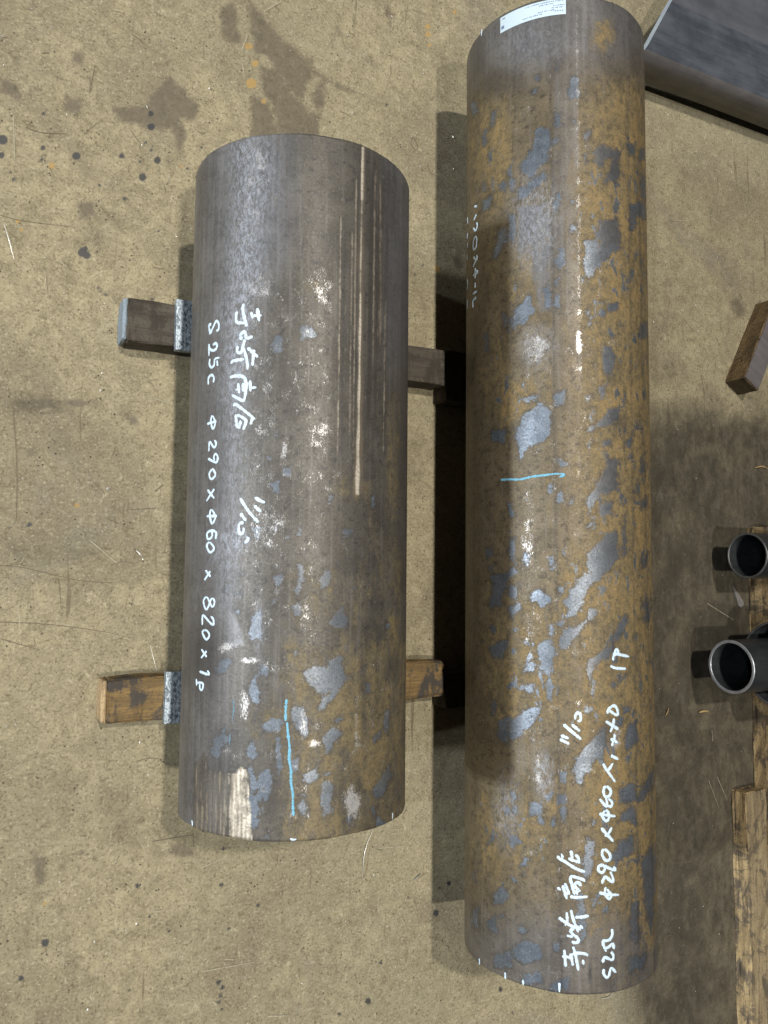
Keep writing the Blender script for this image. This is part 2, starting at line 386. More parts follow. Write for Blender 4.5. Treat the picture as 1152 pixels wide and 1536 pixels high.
# ------------------------------------------------------------------ floor
def build_floor():
    x0, x1, y0, y1, st = -0.47, 1.43, -1.12, 1.52, 0.0036
    nx, ny = int((x1-x0)/st)+1, int((y1-y0)/st)+1
    X, Y = np.meshgrid(np.linspace(x0, x1, nx), np.linspace(y0, y1, ny), indexing='ij')
    co = np.stack([X.ravel(), Y.ravel(), np.zeros(nx*ny)], 1)
    px = project(co)
    B = 7.0
    oc = np.array([(-B, -B, 0), (B, -B, 0), (B, B, 0), (-B, B, 0)], float)
    base = len(co); c00, c01, c10, c11 = 0, ny-1, (nx-1)*ny, nx*ny-1
    bottom = [i*ny for i in range(nx)]; top = [i*ny+ny-1 for i in range(nx)]
    left = list(range(ny)); right = [(nx-1)*ny+j for j in range(ny)]
    extra = [np.array([base, base+1]+bottom[::-1]), np.array([base+1, base+2]+right[::-1]),
             np.array([base+2, base+3]+top), np.array([base+3, base]+left)]
    allco = np.vstack([co, oc])
    me = grid_mesh("floor", allco, nx, ny, False, extra, False)
    pad = lambda f, v: np.concatenate([f, np.full(4, v)])
    k = 2.88
    stains = zoomed(300, 0, k, [
        [(205,0),(250,30),(290,90),(340,140),(400,200),(480,260),(495,300),(620,370),(735,420),(600,390),(490,315),(465,380),(440,440),(400,410),(350,330),(290,250),(240,230),(215,120)],
        [(80,20),(150,10),(165,100),(175,190),(130,200),(95,150)],
        [(255,280),(330,290),(400,400),(470,480),(520,490),(520,600),(340,600),(310,450),(260,380)],
        [(500,350),(540,360),(540,450),(500,490),(480,440)], [(220,400),(300,440),(350,600),(215,600)],
        [(810,20),(840,60),(820,110),(800,60)], [(590,110),(620,150),(600,160)]])
    stains += zoomed(0, 0, k, [
        [(660,400),(730,335),(800,390),(860,460),(830,520),(780,520),(810,590),(770,660),(740,560),(640,560),(590,540),(500,520),(480,460),(590,460),(630,450)],
        [(285,410),(340,420),(370,460),(340,490),(270,480)], [(60,235),(90,240),(80,280),(55,270)], [(0,330),(80,370),(90,430),(0,400)],
        [(130,370),(180,380),(170,410),(125,405)], [(330,870),(400,870),(420,940),(340,950)], [(310,220),(360,230),(360,280),(310,270)]])
    stains += [[(1028,640),(1068,644),(1075,660),(1050,672),(1020,665)], [(985,640),(1010,640),(1040,680),(1060,690),(1000,692)]]
    stains += [[(676,385),(690,380),(697,402),(684,408)], [(1095,455),(1110,440),(1118,470),(1104,480)]]
    stains += zoomed(0, 600, 4.114, [[(170,300),(220,310),(210,350),(175,345)], [(390,0),(600,0),(560,40),(400,40)], [(190,0),(330,0),(330,40),(230,55)],
        [(740,80),(850,100),(850,160),(770,130)], [(410,60),(450,80),(440,110),(410,95)]])
    stains += zoomed(0, 1100, k, [[(140,500),(200,540),(200,660),(160,650),(135,560)], [(310,500),(370,510),(350,540)], [(730,470),(800,480),(860,520),(800,550),(740,520)]])
    spots = [(65,171,4.5),(3.5,209,9),(12,191,3.5),(2,233,6),(64,222,5),(66,233,3),(62.5,240,4),(114.6,234,7),(15.6,259,3.5),(21,269,5),(226,171,6),(227,190,7),
        (218,214,3.5),(226,225,4.5),(236,240,6.5),(183,234,5),(210,242,3.5),(213.5,266,7),(252,275,4),(187.5,298,4.5),(207,316,3),(124,378,8),(130,383,7),(128,374,6),
        (238,346.5,3),(80,285,2.6),(149,278,3),(156,104,2),(302,222,3),(241,62,3),(281,253,3),(199,206,3),(335,1273,4),(331.6,1327,4.5),(205,1329,4.5),(224,1375,3.5),
        (255,1396,4),(67.7,1414,7.5),(32,1467,6),(328,1473,5),(334,1481,4.5),(331,1493,4),(328,1504,4.5),(333,1514,3.5),(387,1358,4),(344,1393,3),(316,1477,2),(354,1388,2.5),
        (194,1486,4),(673.6,1325.6,4.5),(654.5,1369.7,6),(658.7,1331.5,3),(570.8,1444,4),(551.7,1501.6,5),(568,1495.7,2.5),(509,1521,4.5),(750.7,1483.6,4.5),(615,1395,2),
        (520,1410,3),(769,1519,3),(406,1437,3),(613,1346,3),(580,157,3),(558,50,2.5),(626,70,2.5),(148,432,4),(152,437,4),(159,442,4),(146,453,3),(228,449,4),(44,787,5),(36,789,4),(28,791,3),(18,792,2),(12,792,2),
        (633,398,3),(622,412,3),(671,391,2.5),(673,431,2.5),(1006,85,2),(1139,20,2.5),(1099,608,2),(1003,585,2),(40,810,2),(176,868,2.5),(138,907,2),(107,922,2),(190,805,3)]
    spots = [(x, y, r*.95) for x, y, r in spots]
    orange = [(78,249,5),(27,332,2.5),(32,345,3),(372,70,6),(377,125,8),(383,95,5),(396,152,4),(642,40,3.4),(642,53,4.5),(644,67,3.5),(682,18,3.5),(115,758,3.5),(272,249,2.5),(67,1355,3.5),(655,402,4.5),(658,407,3.5),(1006,820,3),(981,648,3),(228,257,2)]
    grime_shade = np.zeros(len(px))
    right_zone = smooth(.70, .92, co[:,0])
    g1 = right_zone*smooth(545, 750, px[:,1]+ (px[:,0]-1060)*.05)  # soft-edged cast shadow painted over real dirt right of the bars
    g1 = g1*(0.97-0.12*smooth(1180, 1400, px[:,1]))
    grime_shade = np.maximum(grime_shade, g1)
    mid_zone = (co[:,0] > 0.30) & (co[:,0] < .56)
    grime_shade = np.maximum(grime_shade, blob_field(px, [(110,850,110,60,.17),(60,610,80,20,.2),(90,1200,110,80,.17),(150,1235,70,40,.14),(1010,300,50,60,.17),(1000,490,50,110,.2),(150,350,45,25,.12),(240,500,200,60,.10),(150,660,120,60,.13)]))
    attr_f(me, "stain", pad(patch_field(px, stains), -CLIP)); attr_f(me, "spot", pad(spot_field(px, spots), -CLIP))
    attr_f(me, "orange", pad(spot_field(px, orange), -CLIP)); attr_f(me, "grime_shade", pad(grime_shade, .3))
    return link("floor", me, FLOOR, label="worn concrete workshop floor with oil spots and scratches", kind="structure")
floor = build_floor()

# ------------------------------------------------------------------ ribbons (paint strokes, chalk, scratches)
def resample(pts, step):
    p = np.array(pts, float)
    if len(p) > 2:                         # Catmull-Rom through the traced points
        q = np.vstack([2*p[0]-p[1], p, 2*p[-1]-p[-2]]); out = []
        if np.allclose(p[0], p[-1]): q[0] = p[-2]; q[-1] = p[1]
        for i in range(1, len(q)-2):
            a, b, c, d = q[i-1:i+3]
            for t in np.linspace(0, 1, 10, endpoint=False):
                out.append(.5*(2*b+(c-a)*t+(2*a-5*b+4*c-d)*t*t+(3*b-a-3*c+d)*t**3))
        out.append(p[-1]); p = np.array(out)
    s = np.r_[0, np.cumsum(np.hypot(*np.diff(p, axis=0).T))]
    n = max(3, int(s[-1]/step)+1); u = np.linspace(0, s[-1], n)
    return np.stack([np.interp(u, s, p[:,0]), np.interp(u, s, p[:,1])], 1)
def ribbon(uv, w, lift, to3, V, F, jit=.08, taper=.25):
    """uv: path on a developable surface in metres; a low domed band with rounded ends"""
    uv = resample(uv, w*.4); n = len(uv)
    t = np.gradient(uv, axis=0); t /= np.maximum(np.hypot(*t.T)[:,None], 1e-9)
    nr = np.stack([-t[:,1], t[:,0]], 1)
    s = np.r_[0, np.cumsum(np.hypot(*np.diff(uv, axis=0).T))]; e = np.minimum(s, s[-1]-s)
    hw = w/2*np.sqrt(np.clip(1-(1-np.clip(e/(w*.5), 0, 1))**2, .12, 1))
    hw = hw*(1+rng.normal(0, jit, n)); hw = hw*(1-taper*rng.random()*np.linspace(0, 1, n)**2)
    base = len(V)
    cols = []
    for f, dr in ((-1, .3), (-.62, .9), (0, 1.0), (.62, .9), (1, .3)):
        cols.append(to3(uv+nr*(hw*f)[:,None], lift*dr))
    P = np.stack(cols, 1).reshape(-1, 3); V.extend(P.tolist())
    for i in range(n-1):
        for j in range(4):
            a = base+i*5+j; F.append((a, a+1, a+6, a+5))
def strokes_on(bar, name, groups, parent, mat, wmm, lift0=.00045, jit=.13, taper=.3):
    """every pen stroke is a part of its own on the bar"""
    k = 0
    for (x0, y0, z, wz, strokes) in groups:
        for st in strokes:
            uv, ok = bar.hit([(x0+a/z, y0+b/z) for a, b in st])
            if not ok.all(): continue
            k += 1; V, F = [], []
            ribbon(uv, wmm*(.00108 if ('name' in name or 'date' in name) else .00096)*wz, lift0+k*.00002, lambda u, dr: bar.surf(u, dr), V, F, jit, taper)
            o = link(name, pydata(name, V, F, True), mat, parent); o.location = (0, 0, bar.z)

# ------------------------------------------------------------------ round bars
def bar_mesh(bar, name, nphi, step):
    ys = np.linspace(bar.y0, bar.y1, int((bar.y1-bar.y0)/step)+1)
    ys = np.concatenate([[bar.y0, bar.y0+.0006], ys[1:-1], [bar.y1-.0006, bar.y1]])
    rr = np.full(len(ys), bar.r); ch = .0012
    rr[0] -= ch; rr[-1] -= ch
    ph = np.linspace(-math.pi, math.pi, nphi, endpoint=False)+math.pi*0
    PH, YY = np.meshgrid(ph, ys, indexing='ij'); RR = np.tile(rr, (nphi, 1))
    wv = (np.sin(PH*5+1)+np.sin(PH*13+.4)*.6+rng.normal(0, .35, nphi)[:,None])*.00055
    YY = YY+wv*(np.abs(YY-(bar.y0+bar.y1)/2) > (bar.y1-bar.y0)/2-.002)
    co = np.stack([RR*np.sin(PH), YY, RR*np.cos(PH)], -1).reshape(-1, 3)
    nv = len(ys)
    capA = np.array([i*nv for i in range(nphi)])[::-1]; capB = np.array([i*nv+nv-1 for i in range(nphi)])
    me = grid_mesh(name, co, nphi, nv, True, [capA[::-1], capB[::-1]])
    cyl = np.stack([PH.ravel()*bar.r, YY.ravel(), np.zeros(co.shape[0])], 1)
    wco = bar.to_world(co); px = project(wco)
    nrm = np.stack([np.sin(PH).ravel(), np.zeros(co.shape[0]), np.cos(PH).ravel()], 1)@bar.R.T
    vis = np.einsum('ij,ij->i', nrm, CC-wco) > 0
    attr_v(me, "cyl", cyl)
    return me, px, vis, cyl
def put(me, vis, d, hidden):
    for k, v in d.items(): attr_f(me, k, np.where(vis, v, hidden.get(k, 0.0)))

K = 2.88
def long_bar():
    root = empty("round_bar", (LONG.x, 0, 0), "longer rusty steel round bar on the right with white paper label at its top end", "steel bar", "steel round bars laid on battens")
    root.rotation_euler = (0, 0, -LONG.yaw)
    me, px, vis, cyl = bar_mesh(LONG, "bar_body", 330, .0030)
    R5 = [[(570,335),(590,335),(605,420),(560,430),(555,390)],[(405,330),(425,315),(420,350),(408,350)],[(495,490),(520,490),(525,540),(495,555)],[(490,605),(525,580),(510,610),(490,622)],
        [(415,560),(440,550),(475,560),(475,690),(430,720),(395,770),(360,750),(345,720),(370,690),(400,640)],[(400,780),(450,740),(465,760),(385,840),(345,864),(340,835)],[(568,515),(585,520),(578,538)],
        [(275,790),(290,800),(285,825),(260,825),(258,800)],[(300,780),(322,780),(320,825),(302,825)],[(300,720),(310,715),(308,760),(298,755)],[(220,490),(235,480),(235,545),(222,555)],[(130,450),(160,440),(165,480),(140,500)],
        [(690,625),(740,640),(775,655),(770,780),(715,785),(705,765),(740,740),(745,690),(720,690),(700,730),(668,700),(670,660)],[(805,620),(840,618),(840,665),(815,672)],[(865,650),(880,645),(882,690),(865,690)],
        [(620,590),(645,570),(640,610),(618,625)],[(870,760),(885,770),(885,864),(868,850)],[(618,660),(635,660),(630,700),(620,695)],[(400,380),(425,378),(420,400),(403,400)],[(505,260),(515,255),(510,310),(500,305)],[(625,395),(640,393),(635,415),(626,415)],
        [(180,560),(200,560),(200,620),(182,625)],[(185,790),(200,785),(198,820),(186,822)]]
    R6 = [[(340,0),(400,0),(350,50),(340,40)],[(495,50),(520,20),(520,80),(500,108),(488,80)],[(300,125),(325,125),(322,240),(302,220)],[(255,190),(280,180),(275,250),(240,320),(232,300)],[(185,60),(230,40),(210,90),(190,105)],
        [(515,270),(530,265),(540,340),(505,372),(500,330)],[(495,395),(515,390),(510,420),(495,430)],[(325,540),(375,475),(390,480),(412,545),(345,600),(295,625),(300,590)],[(622,235),(660,230),(690,190),(690,340),(650,395),(620,390),(625,300)],
        [(690,150),(770,135),(780,285),(740,280),(710,310),(695,300)],[(815,80),(880,60),(890,140),(850,120),(830,200),(818,190)],[(730,510),(765,505),(760,535),(725,540)],[(690,530),(720,540),(715,560),(688,550)],[(630,540),(655,535),(640,552)],
        [(640,570),(658,560),(645,605),(635,600)],[(565,60),(580,60),(575,78),(560,70)],[(500,470),(520,460),(515,525),(495,528)],[(450,430),(480,410),(480,535),(455,520)],[(865,600),(893,590),(895,655),(870,650)],[(275,550),(288,545),(285,590),(275,600)],
        [(565,170),(590,165),(590,185),(567,188)],[(190,640),(205,635),(205,700),(192,705)],[(700,700),(735,690),(760,760),(730,820),(705,800)]]
    R7 = [[(340,210),(380,160),(430,130),(480,150),(478,250),(440,300),(380,315),(340,380),(335,300),(320,260)],[(498,75),(540,80),(545,130),(500,140)],[(365,110),(430,85),(420,110),(370,125)],[(512,370),(555,395),(520,405)],
        [(640,240),(700,200),(730,160),(775,145),(770,210),(700,225),(640,250)],[(700,290),(740,285),(735,310),(700,318)],[(690,460),(730,375),(770,372),(770,500),(740,520),(690,520),(640,605),(630,560),(650,520)],[(500,540),(520,505),(530,560),(505,565)],
        [(555,550),(575,535),(575,565),(558,572)],[(290,560),(315,560),(318,620),(300,620)],[(300,720),(325,705),(325,800),(305,815)],[(195,770),(230,750),(235,790),(205,800)],[(635,650),(665,640),(660,665),(637,668)],
        [(640,780),(720,700),(760,680),(775,800),(720,830),(640,864),(635,830)],[(790,680),(800,640),(805,780),(792,790)],[(865,380),(885,340),(885,430),(868,440)],[(840,480),(860,475),(860,515),(843,515)],[(870,560),(890,530),(892,580),(872,590)],
        [(360,780),(385,775),(380,830),(368,830)],[(470,800),(490,795),(488,850),(472,850)],[(225,250),(290,240),(270,300),(230,285)],[(870,800),(900,770),(890,830),(872,840)],[(690,560),(740,560),(740,610),(690,620)],[(210,830),(235,820),(230,860),(212,860)],
        [(295,840),(325,830),(325,864),(295,864)],[(465,480),(485,480),(485,510),(467,512)],[(630,100),(650,90),(645,120),(630,125)],[(690,60),(705,55),(705,110),(692,115)],[(800,290),(825,285),(820,320),(805,320)]]
    R8 = [[(220,70),(285,55),(310,30),(315,70),(285,100),(260,190),(220,215)],[(290,120),(335,100),(330,160),(300,160)],[(300,215),(345,178),(345,215),(310,255)],[(385,165),(425,120),(475,160),(470,185),(430,205),(420,180)],
        [(530,185),(590,100),(620,60),(690,40),(740,0),(760,0),(690,80),(640,120),(610,190),(590,240),(545,250),(560,210)],[(520,330),(560,280),(580,290),(630,260),(600,330),(540,380),(515,370)],[(425,350),(480,345),(495,380),(490,480),(470,500),(435,470),(425,410)],
        [(470,520),(495,540),(485,610),(465,600)],[(345,495),(390,435),(412,440),(410,490),(370,480)],[(640,220),(670,215),(670,245),(635,275)],[(640,430),(700,400),(750,360),(740,400),(690,440),(655,480),(655,520),(640,510)],
        [(750,330),(790,250),(815,240),(800,290),(770,340),(750,360)],[(880,190),(905,175),(905,260),(885,270)],[(740,540),(810,490),(755,550)],[(305,690),(380,640),(435,640),(420,690),(370,735),(310,780),(290,760)],[(250,700),(300,680),(300,800),(255,780)],
        [(225,600),(240,600),(240,660),(225,670)],[(470,285),(490,285),(490,325),(472,325)],[(220,285),(240,285),(238,320),(222,318)],[(215,370),(290,350),(270,420),(225,430)],[(370,540),(410,530),(415,570),(370,570)],
        [(600,840),(690,740),(720,720),(700,864),(580,864)],[(810,720),(850,700),(858,780),(800,830)],[(515,125),(540,115),(530,150),(515,158)],[(515,265),(535,265),(530,285),(515,288)],[(750,690),(790,685),(785,720),(755,725)],[(790,640),(820,630),(820,650),(795,660)]]
    R9 = [[(580,110),(620,90),(690,10),(710,0),(690,100),(660,150),(610,190),(615,220),(585,215),(578,160)],[(385,295),(430,300),(440,340),(450,390),(430,390),(420,350),(380,350)],[(300,440),(330,440),(355,470),(325,490),(315,520),(300,480)],
        [(505,265),(545,265),(550,300),(510,310)],[(305,250),(325,250),(330,280),(312,290)],[(780,240),(830,215),(850,260),(850,290),(770,300)],[(780,340),(840,320),(850,400),(810,380),(775,380)],[(770,470),(835,445),(830,510),(790,550),(740,540)],
        [(620,540),(640,450),(670,470),(660,540),(640,640),(620,620)],[(860,250),(925,150),(925,210),(890,280),(860,290)],[(870,560),(920,480),(930,560),(915,870),(880,720)],[(830,740),(855,730),(850,900),(825,880)],[(230,690),(275,655),(295,700),(270,735),(235,735)],
        [(190,500),(215,470),(200,510),(182,515)],[(145,600),(155,590),(150,640),(142,630)],[(310,930),(370,890),(420,910),(445,960),(430,985),(350,990),(310,950)],[(240,960),(310,930),(310,1010),(240,1010)],[(360,1040),(430,1030),(440,1080),(360,1090)],
        [(345,830),(380,850),(375,865),(345,855)],[(195,815),(240,790),(245,860),(210,850)],[(140,770),(165,750),(160,840),(142,830)],[(250,790),(280,775),(275,795),(252,800)],[(600,690),(615,690),(635,880),(610,900),(595,740)],[(650,720),(690,690),(680,730),(655,760)],
        [(695,770),(720,750),(730,775)],[(490,910),(510,900),(515,950),(500,945)],[(480,1080),(550,1060),(545,1110),(480,1105)],[(820,970),(890,950),(880,1010),(820,1030)],[(350,560),(370,545),(370,570),(352,572)],[(315,620),(330,640),(318,645)],
        [(355,600),(370,600),(368,612)],[(210,430),(235,425),(240,460),(215,470)],[(480,380),(500,350),(495,400),(482,402)],[(525,320),(540,320),(538,385),(528,380)],[(315,310),(330,315),(325,350),(315,345)],[(520,165),(540,165),(540,215),(522,212)],[(660,370),(680,370),(675,390),(662,390)]]
    polys = zoomed(660, 0, K, R5)+zoomed(660, 280, K, R6)+zoomed(660, 560, K, R7)+zoomed(660, 840, K, R8)+zoomed(660, 1100, K, R9)
    grey_p = zoomed(660, 280, K, [[(340,90),(460,70),(480,130),(485,330),(470,540),(430,540),(410,420),(340,320)]])
    x, y = px[:,0], px[:,1]; u = (x-700)/275
    rust = .55+.30*np.clip((x-860)/60, -1, 1)
    rust = np.where((x > 828) & (x < 872), rust-.22, rust)
    rust = rust*smooth(95, 180, y+(x-850)*.15)*(1-.72*smooth(1290, 1400, y-(x-700)*.15))
    rust = np.maximum(rust, blob_field(px, [(905,55,22,30,.75),(915,330,55,190,1.0),(740,230,40,110,.85),(780,420,25,60,.7),(915,700,40,240,.95),(800,1000,90,120,.8),(740,560,50,90,.55),(900,1080,50,150,.95),(790,1230,70,90,.75),(975,1400,14,30,.9),(745,1250,45,90,.7),(770,600,45,40,.9),(880,880,60,80,.85)]))
    grey = np.clip(smooth(150, 60, y+(x-850)*.1)*.8, 0, 1)
    grey = np.maximum(grey, .55*smooth(1330, 1420, y)); grey = np.maximum(grey, np.clip(patch_field(px, grey_p)/6+.4, 0, .85))
    grey = np.maximum(grey, .5*((x > 829) & (x < 868))*smooth(700, 250, y))
    dull = blob_field(px, [(900,230,60,60,.85),(925,340,30,40,.9),(970,800,20,700,.7),(940,780,55,90,.6),(915,600,60,120,.5),(920,700,40,60,.8),(735,880,45,120,.45),(915,980,70,60,.5),(735,1090,35,60,.3),(960,1350,30,140,.5)])
    scuff = blob_field(px, [(820,320,30,55,.75),(806,520,26,30,1.0),(868,515,5,24,1.6),(850,530,14,20,.6),(922,520,12,14,.9),(918,700,10,16,.5),(795,690,30,60,.45),(790,815,16,45,.85),(800,935,26,45,.65),(808,1160,8,30,1.1),(812,1165,14,20,.8),(800,1100,30,35,.65),(870,1060,10,25,.7),(925,1108,12,28,.9),(795,1260,40,60,.5),(870,1240,14,60,.6),(772,640,30,50,.35),(775,1350,60,40,.25),(895,1110,6,6,.9)])
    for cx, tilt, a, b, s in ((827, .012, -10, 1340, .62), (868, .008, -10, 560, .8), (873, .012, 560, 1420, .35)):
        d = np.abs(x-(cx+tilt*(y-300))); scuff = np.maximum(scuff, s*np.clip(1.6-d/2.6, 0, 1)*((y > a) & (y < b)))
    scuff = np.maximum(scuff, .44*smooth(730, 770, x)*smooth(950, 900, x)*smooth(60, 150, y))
    sheen_haze = blob_field(px, [(800,330,35,70,.6),(815,1165,14,35,.7),(760,1215,20,55,.5),(806,520,25,30,.5),(790,60,60,40,.35)])
    dark = blob_field(px, [(912,1455,12,30,.5),(905,1100,20,22,.55),(800,1180,25,14,.4),(745,125,40,20,.5),(720,100,14,40,.35),(885,1462,3,16,1.0),(930,640,14,20,.5),(925,255,18,20,.35)])
    # the two rolled seams
    for cx, tilt in ((943.5, .013), (959, .02)):
        d = np.abs(x-(cx+tilt*(y-300))); dark = np.maximum(dark, .35*np.clip(1.5-d/1.6, 0, 1)*(y > 150))
    d = np.abs(x-(828+.012*(y-300))); dark = np.maximum(dark, .45*np.clip(1.4-d/2.2, 0, 1))
    gd = np.zeros(len(px)); z = np.zeros(len(px))
    flake = np.clip(.35+.5*rust, 0, 1)*smooth(120, 240, y)
    put(me, vis, dict(scale_patch=patch_field(px, polys), rust=np.clip(rust, 0, 1), grey=np.clip(grey, 0, 1), dull=dull, scuff=scuff, sheen_haze=sheen_haze, dark=dark, ground=gd, ridge=z, flake=flake),
        dict(scale_patch=-CLIP, rust=.6, flake=.6))
    me.polygons[len(me.polygons)-1].material_index = me.polygons[len(me.polygons)-2].material_index = 1
    body = link("bar_body", me, [BAR_L, ENDCAP], root); body.location = (0, 0, LONG.z)
    hold = bpy.data.objects
    def st(name, groups, mat, w, **k):
        strokes_on(LONG, name, groups, root, mat, w, **k)
    st("size_writing_stroke", [
        (890, 950, 9.035, 1.0, [[(315,200),(275,310),(270,370)],[(315,200),(340,260),(280,300)],[(320,280),(485,315)],[(230,440),(300,470),(440,480)],[(195,1090),(200,1040),(270,980),(320,1020),(325,1110),(215,1045)],[(165,1190),(340,1300)],[(280,1150),(270,1240),(230,1340)]]),
        (880, 1090, 10.24, 1.0, [[(420,110),(430,170),(385,300)],[(365,185),(480,245)],[(370,440),(485,500)],[(250,565),(305,660),(440,850)],[(405,560),(340,660),(305,690)],[(300,915),(260,970),(280,1070),(350,1060),(370,980),(300,915)],[(195,1105),(310,1230),(300,1100),(280,1060)],[(330,1100),(390,1160),(375,1225),(320,1210)],[(285,1290),(240,1370),(300,1450),(345,1390),(330,1310),(285,1290)],[(190,1340),(440,1375)]]),
        (880, 1220, 10.24, 1.05, [[(220,220),(300,310),(410,430)],[(385,215),(340,300),(275,350)],[(270,550),(235,620),(290,720),(360,700),(350,620),(270,550)],[(270,790),(190,810),(185,880),(240,910),(280,850),(260,800)],[(270,800),(340,840),(445,870),(410,810)],[(235,1080),(260,1010),(300,980),(400,1060),(400,980),(360,890)],[(295,1130),(280,1220),(340,1310),(380,1260),(310,1160)],[(185,1215),(320,1245),(495,1250)]]),
        (880, 1350, 10.24, 1.05, [[(385,440),(395,520),(360,600),(300,625),(245,630),(270,720),(300,790)],[(290,740),(340,720),(400,670),(420,750)],[(245,960),(280,880),(390,920),(410,850),(370,790)],[(265,1055),(260,1130),(310,1190),(345,1150),(365,1060),(390,1050),(450,1110)]])], WHITE, 4.3)
    st("date_writing_stroke", [(825, 1050, 16.46, 1.0, [[(330,600),(480,730),(620,850),(770,970)],[(530,600),(740,770)],[(265,870),(460,950)],[(240,965),(480,1085)],[(620,480),(630,380),(690,310),(750,370),(750,500),(670,520)]])], WHITE, 4.0)
    st("name_writing_stroke", [(825, 1260, 15.36, 1.0, [[(170,360),(220,430),(330,490),(600,660),(810,735)],[(260,310),(300,420)],[(480,240),(510,400),(480,430)],[(420,415),(500,460),(640,500),(700,530)],[(570,340),(640,390),(680,490)],[(800,960),(760,910),(520,840),(470,880),(500,1020),(570,1260)],[(720,1060),(650,980),(560,1020),(600,1100),(680,1170),(600,1180),(640,1260)],[(460,1300),(600,1320),(870,1305)],[(340,990),(400,1130),(450,1260)],[(290,1040),(340,1200),(390,1360)],[(340,1240),(440,1230)],[(165,1090),(250,1155)]]),
        (825, 1350, 12.8, 1.0, [[(165,335),(300,430),(440,510),(560,510)],[(320,230),(330,400),(290,490)],[(400,185),(450,380),(545,620)],[(480,330),(620,325),(745,300)],[(570,480),(630,550)],[(530,520),(590,580)],[(470,550),(400,580),(430,650),(540,740),(530,810),(450,815),(420,780)],[(320,680),(440,710)],[(230,1085),(300,1085),(400,1110)],[(275,950),(300,1280)],[(440,890),(490,1050),(545,1350)],[(395,1020),(440,1260)],[(420,1040),(560,1020),(700,1040),(720,1080)],[(630,1140),(645,1240)]])], WHITE, 3.9)
    st("side_writing_stroke", [(690, 290, 7.68, 1.0, [[(165,150),(195,150)],[(190,240),(160,310)],[(155,400),(180,430),(200,370),(190,340)],[(190,500),(155,550),(155,640),(185,620),(190,500)],[(195,710),(190,770),(155,735)],[(185,770),(150,850)],[(175,860),(175,980)],[(150,950),(205,910),(175,890)],[(175,1030),(175,1090)],[(150,1160),(195,1130)],[(190,1200),(150,1240),(150,1320)],
        [(88,280),(92,350)],[(90,460),(84,520)],[(90,570),(88,630)],[(84,700),(86,770)],[(84,990),(92,1040),(84,1110)],[(86,1230),(86,1330)]])], WHITE, 4.2)
    st("end_mark", [(690, 1420, 6.776, 1.0, [[(196,118),(198,180)],[(458,260),(460,325)],[(640,335),(642,388)],[(1010,365),(1010,462)]]),(718, 42, 1, .8, [[(5,2),(4,12)]])], WHITE, 3.2)
    st("chalk_line", [(660, 560, 2.88, 1.0, [[(262,460),(300,458),(345,458),(400,446),(450,440),(500,434),(542,436)],[(515,448),(540,440)]])], CHALK, 3.0, jit=.24)
    # paper label
    uv, ok = LONG.hit([(750.8, 27.5), (750.8, 50), (848.5, 22), (849, 0)])
    s0, s1 = (uv[0,0]+uv[1,0])/2, (uv[2,0]+uv[3,0])/2; yb = (uv[1,1]+uv[2,1])/2; yt = uv[0,1]
    nu = 40; S_, T_ = np.meshgrid(np.linspace(s0, s1, nu), np.linspace(yb, yt, 4), indexing='ij')
    top = LONG.surf(np.stack([S_.ravel(), T_.ravel()], 1), .0005)
    lab = link("paper_label", grid_mesh("paper_label", top, nu, 4), PAPER, root); lab.location = (0, 0, LONG.z)
    V, F = [], []
    def bit(a, b, la, lb):
        n = len(V); uvq = np.array([(a, b), (a+la, b), (a+la, b+lb), (a, b+lb)])
        V.extend(LONG.surf(uvq, .0007).tolist()); F.append((n, n+1, n+2, n+3))
    Wd, Hd = s1-s0, yt-yb
    for row, (a, b) in enumerate(((.42,.95),(.62,.83),(.82,.97),(.80,.97),(.60,.82),(.38,.64))):
        p = a; yy = yb+Hd*(.84-.135*row)
        while p < b:
            l = random.uniform(.008, .02); bit(s0+Wd*p, yy, Wd*l, Hd*random.uniform(.045, .07)); p += l+random.choice((.006, .008, .02))
    for q in range(4): bit(s0+Wd*(.84+.035*q), yb+Hd*.22, Wd*.02, Hd*.06)
    bit(s0+Wd*.04, yb+Hd*.80, Wd*.045, Hd*.07); bit(s0+Wd*.02, yb+Hd*.20, Wd*.05, Hd*.2)
    pr = link("printed_text", pydata("printed_text", V, F), INK, lab, kind="stuff")
    return root
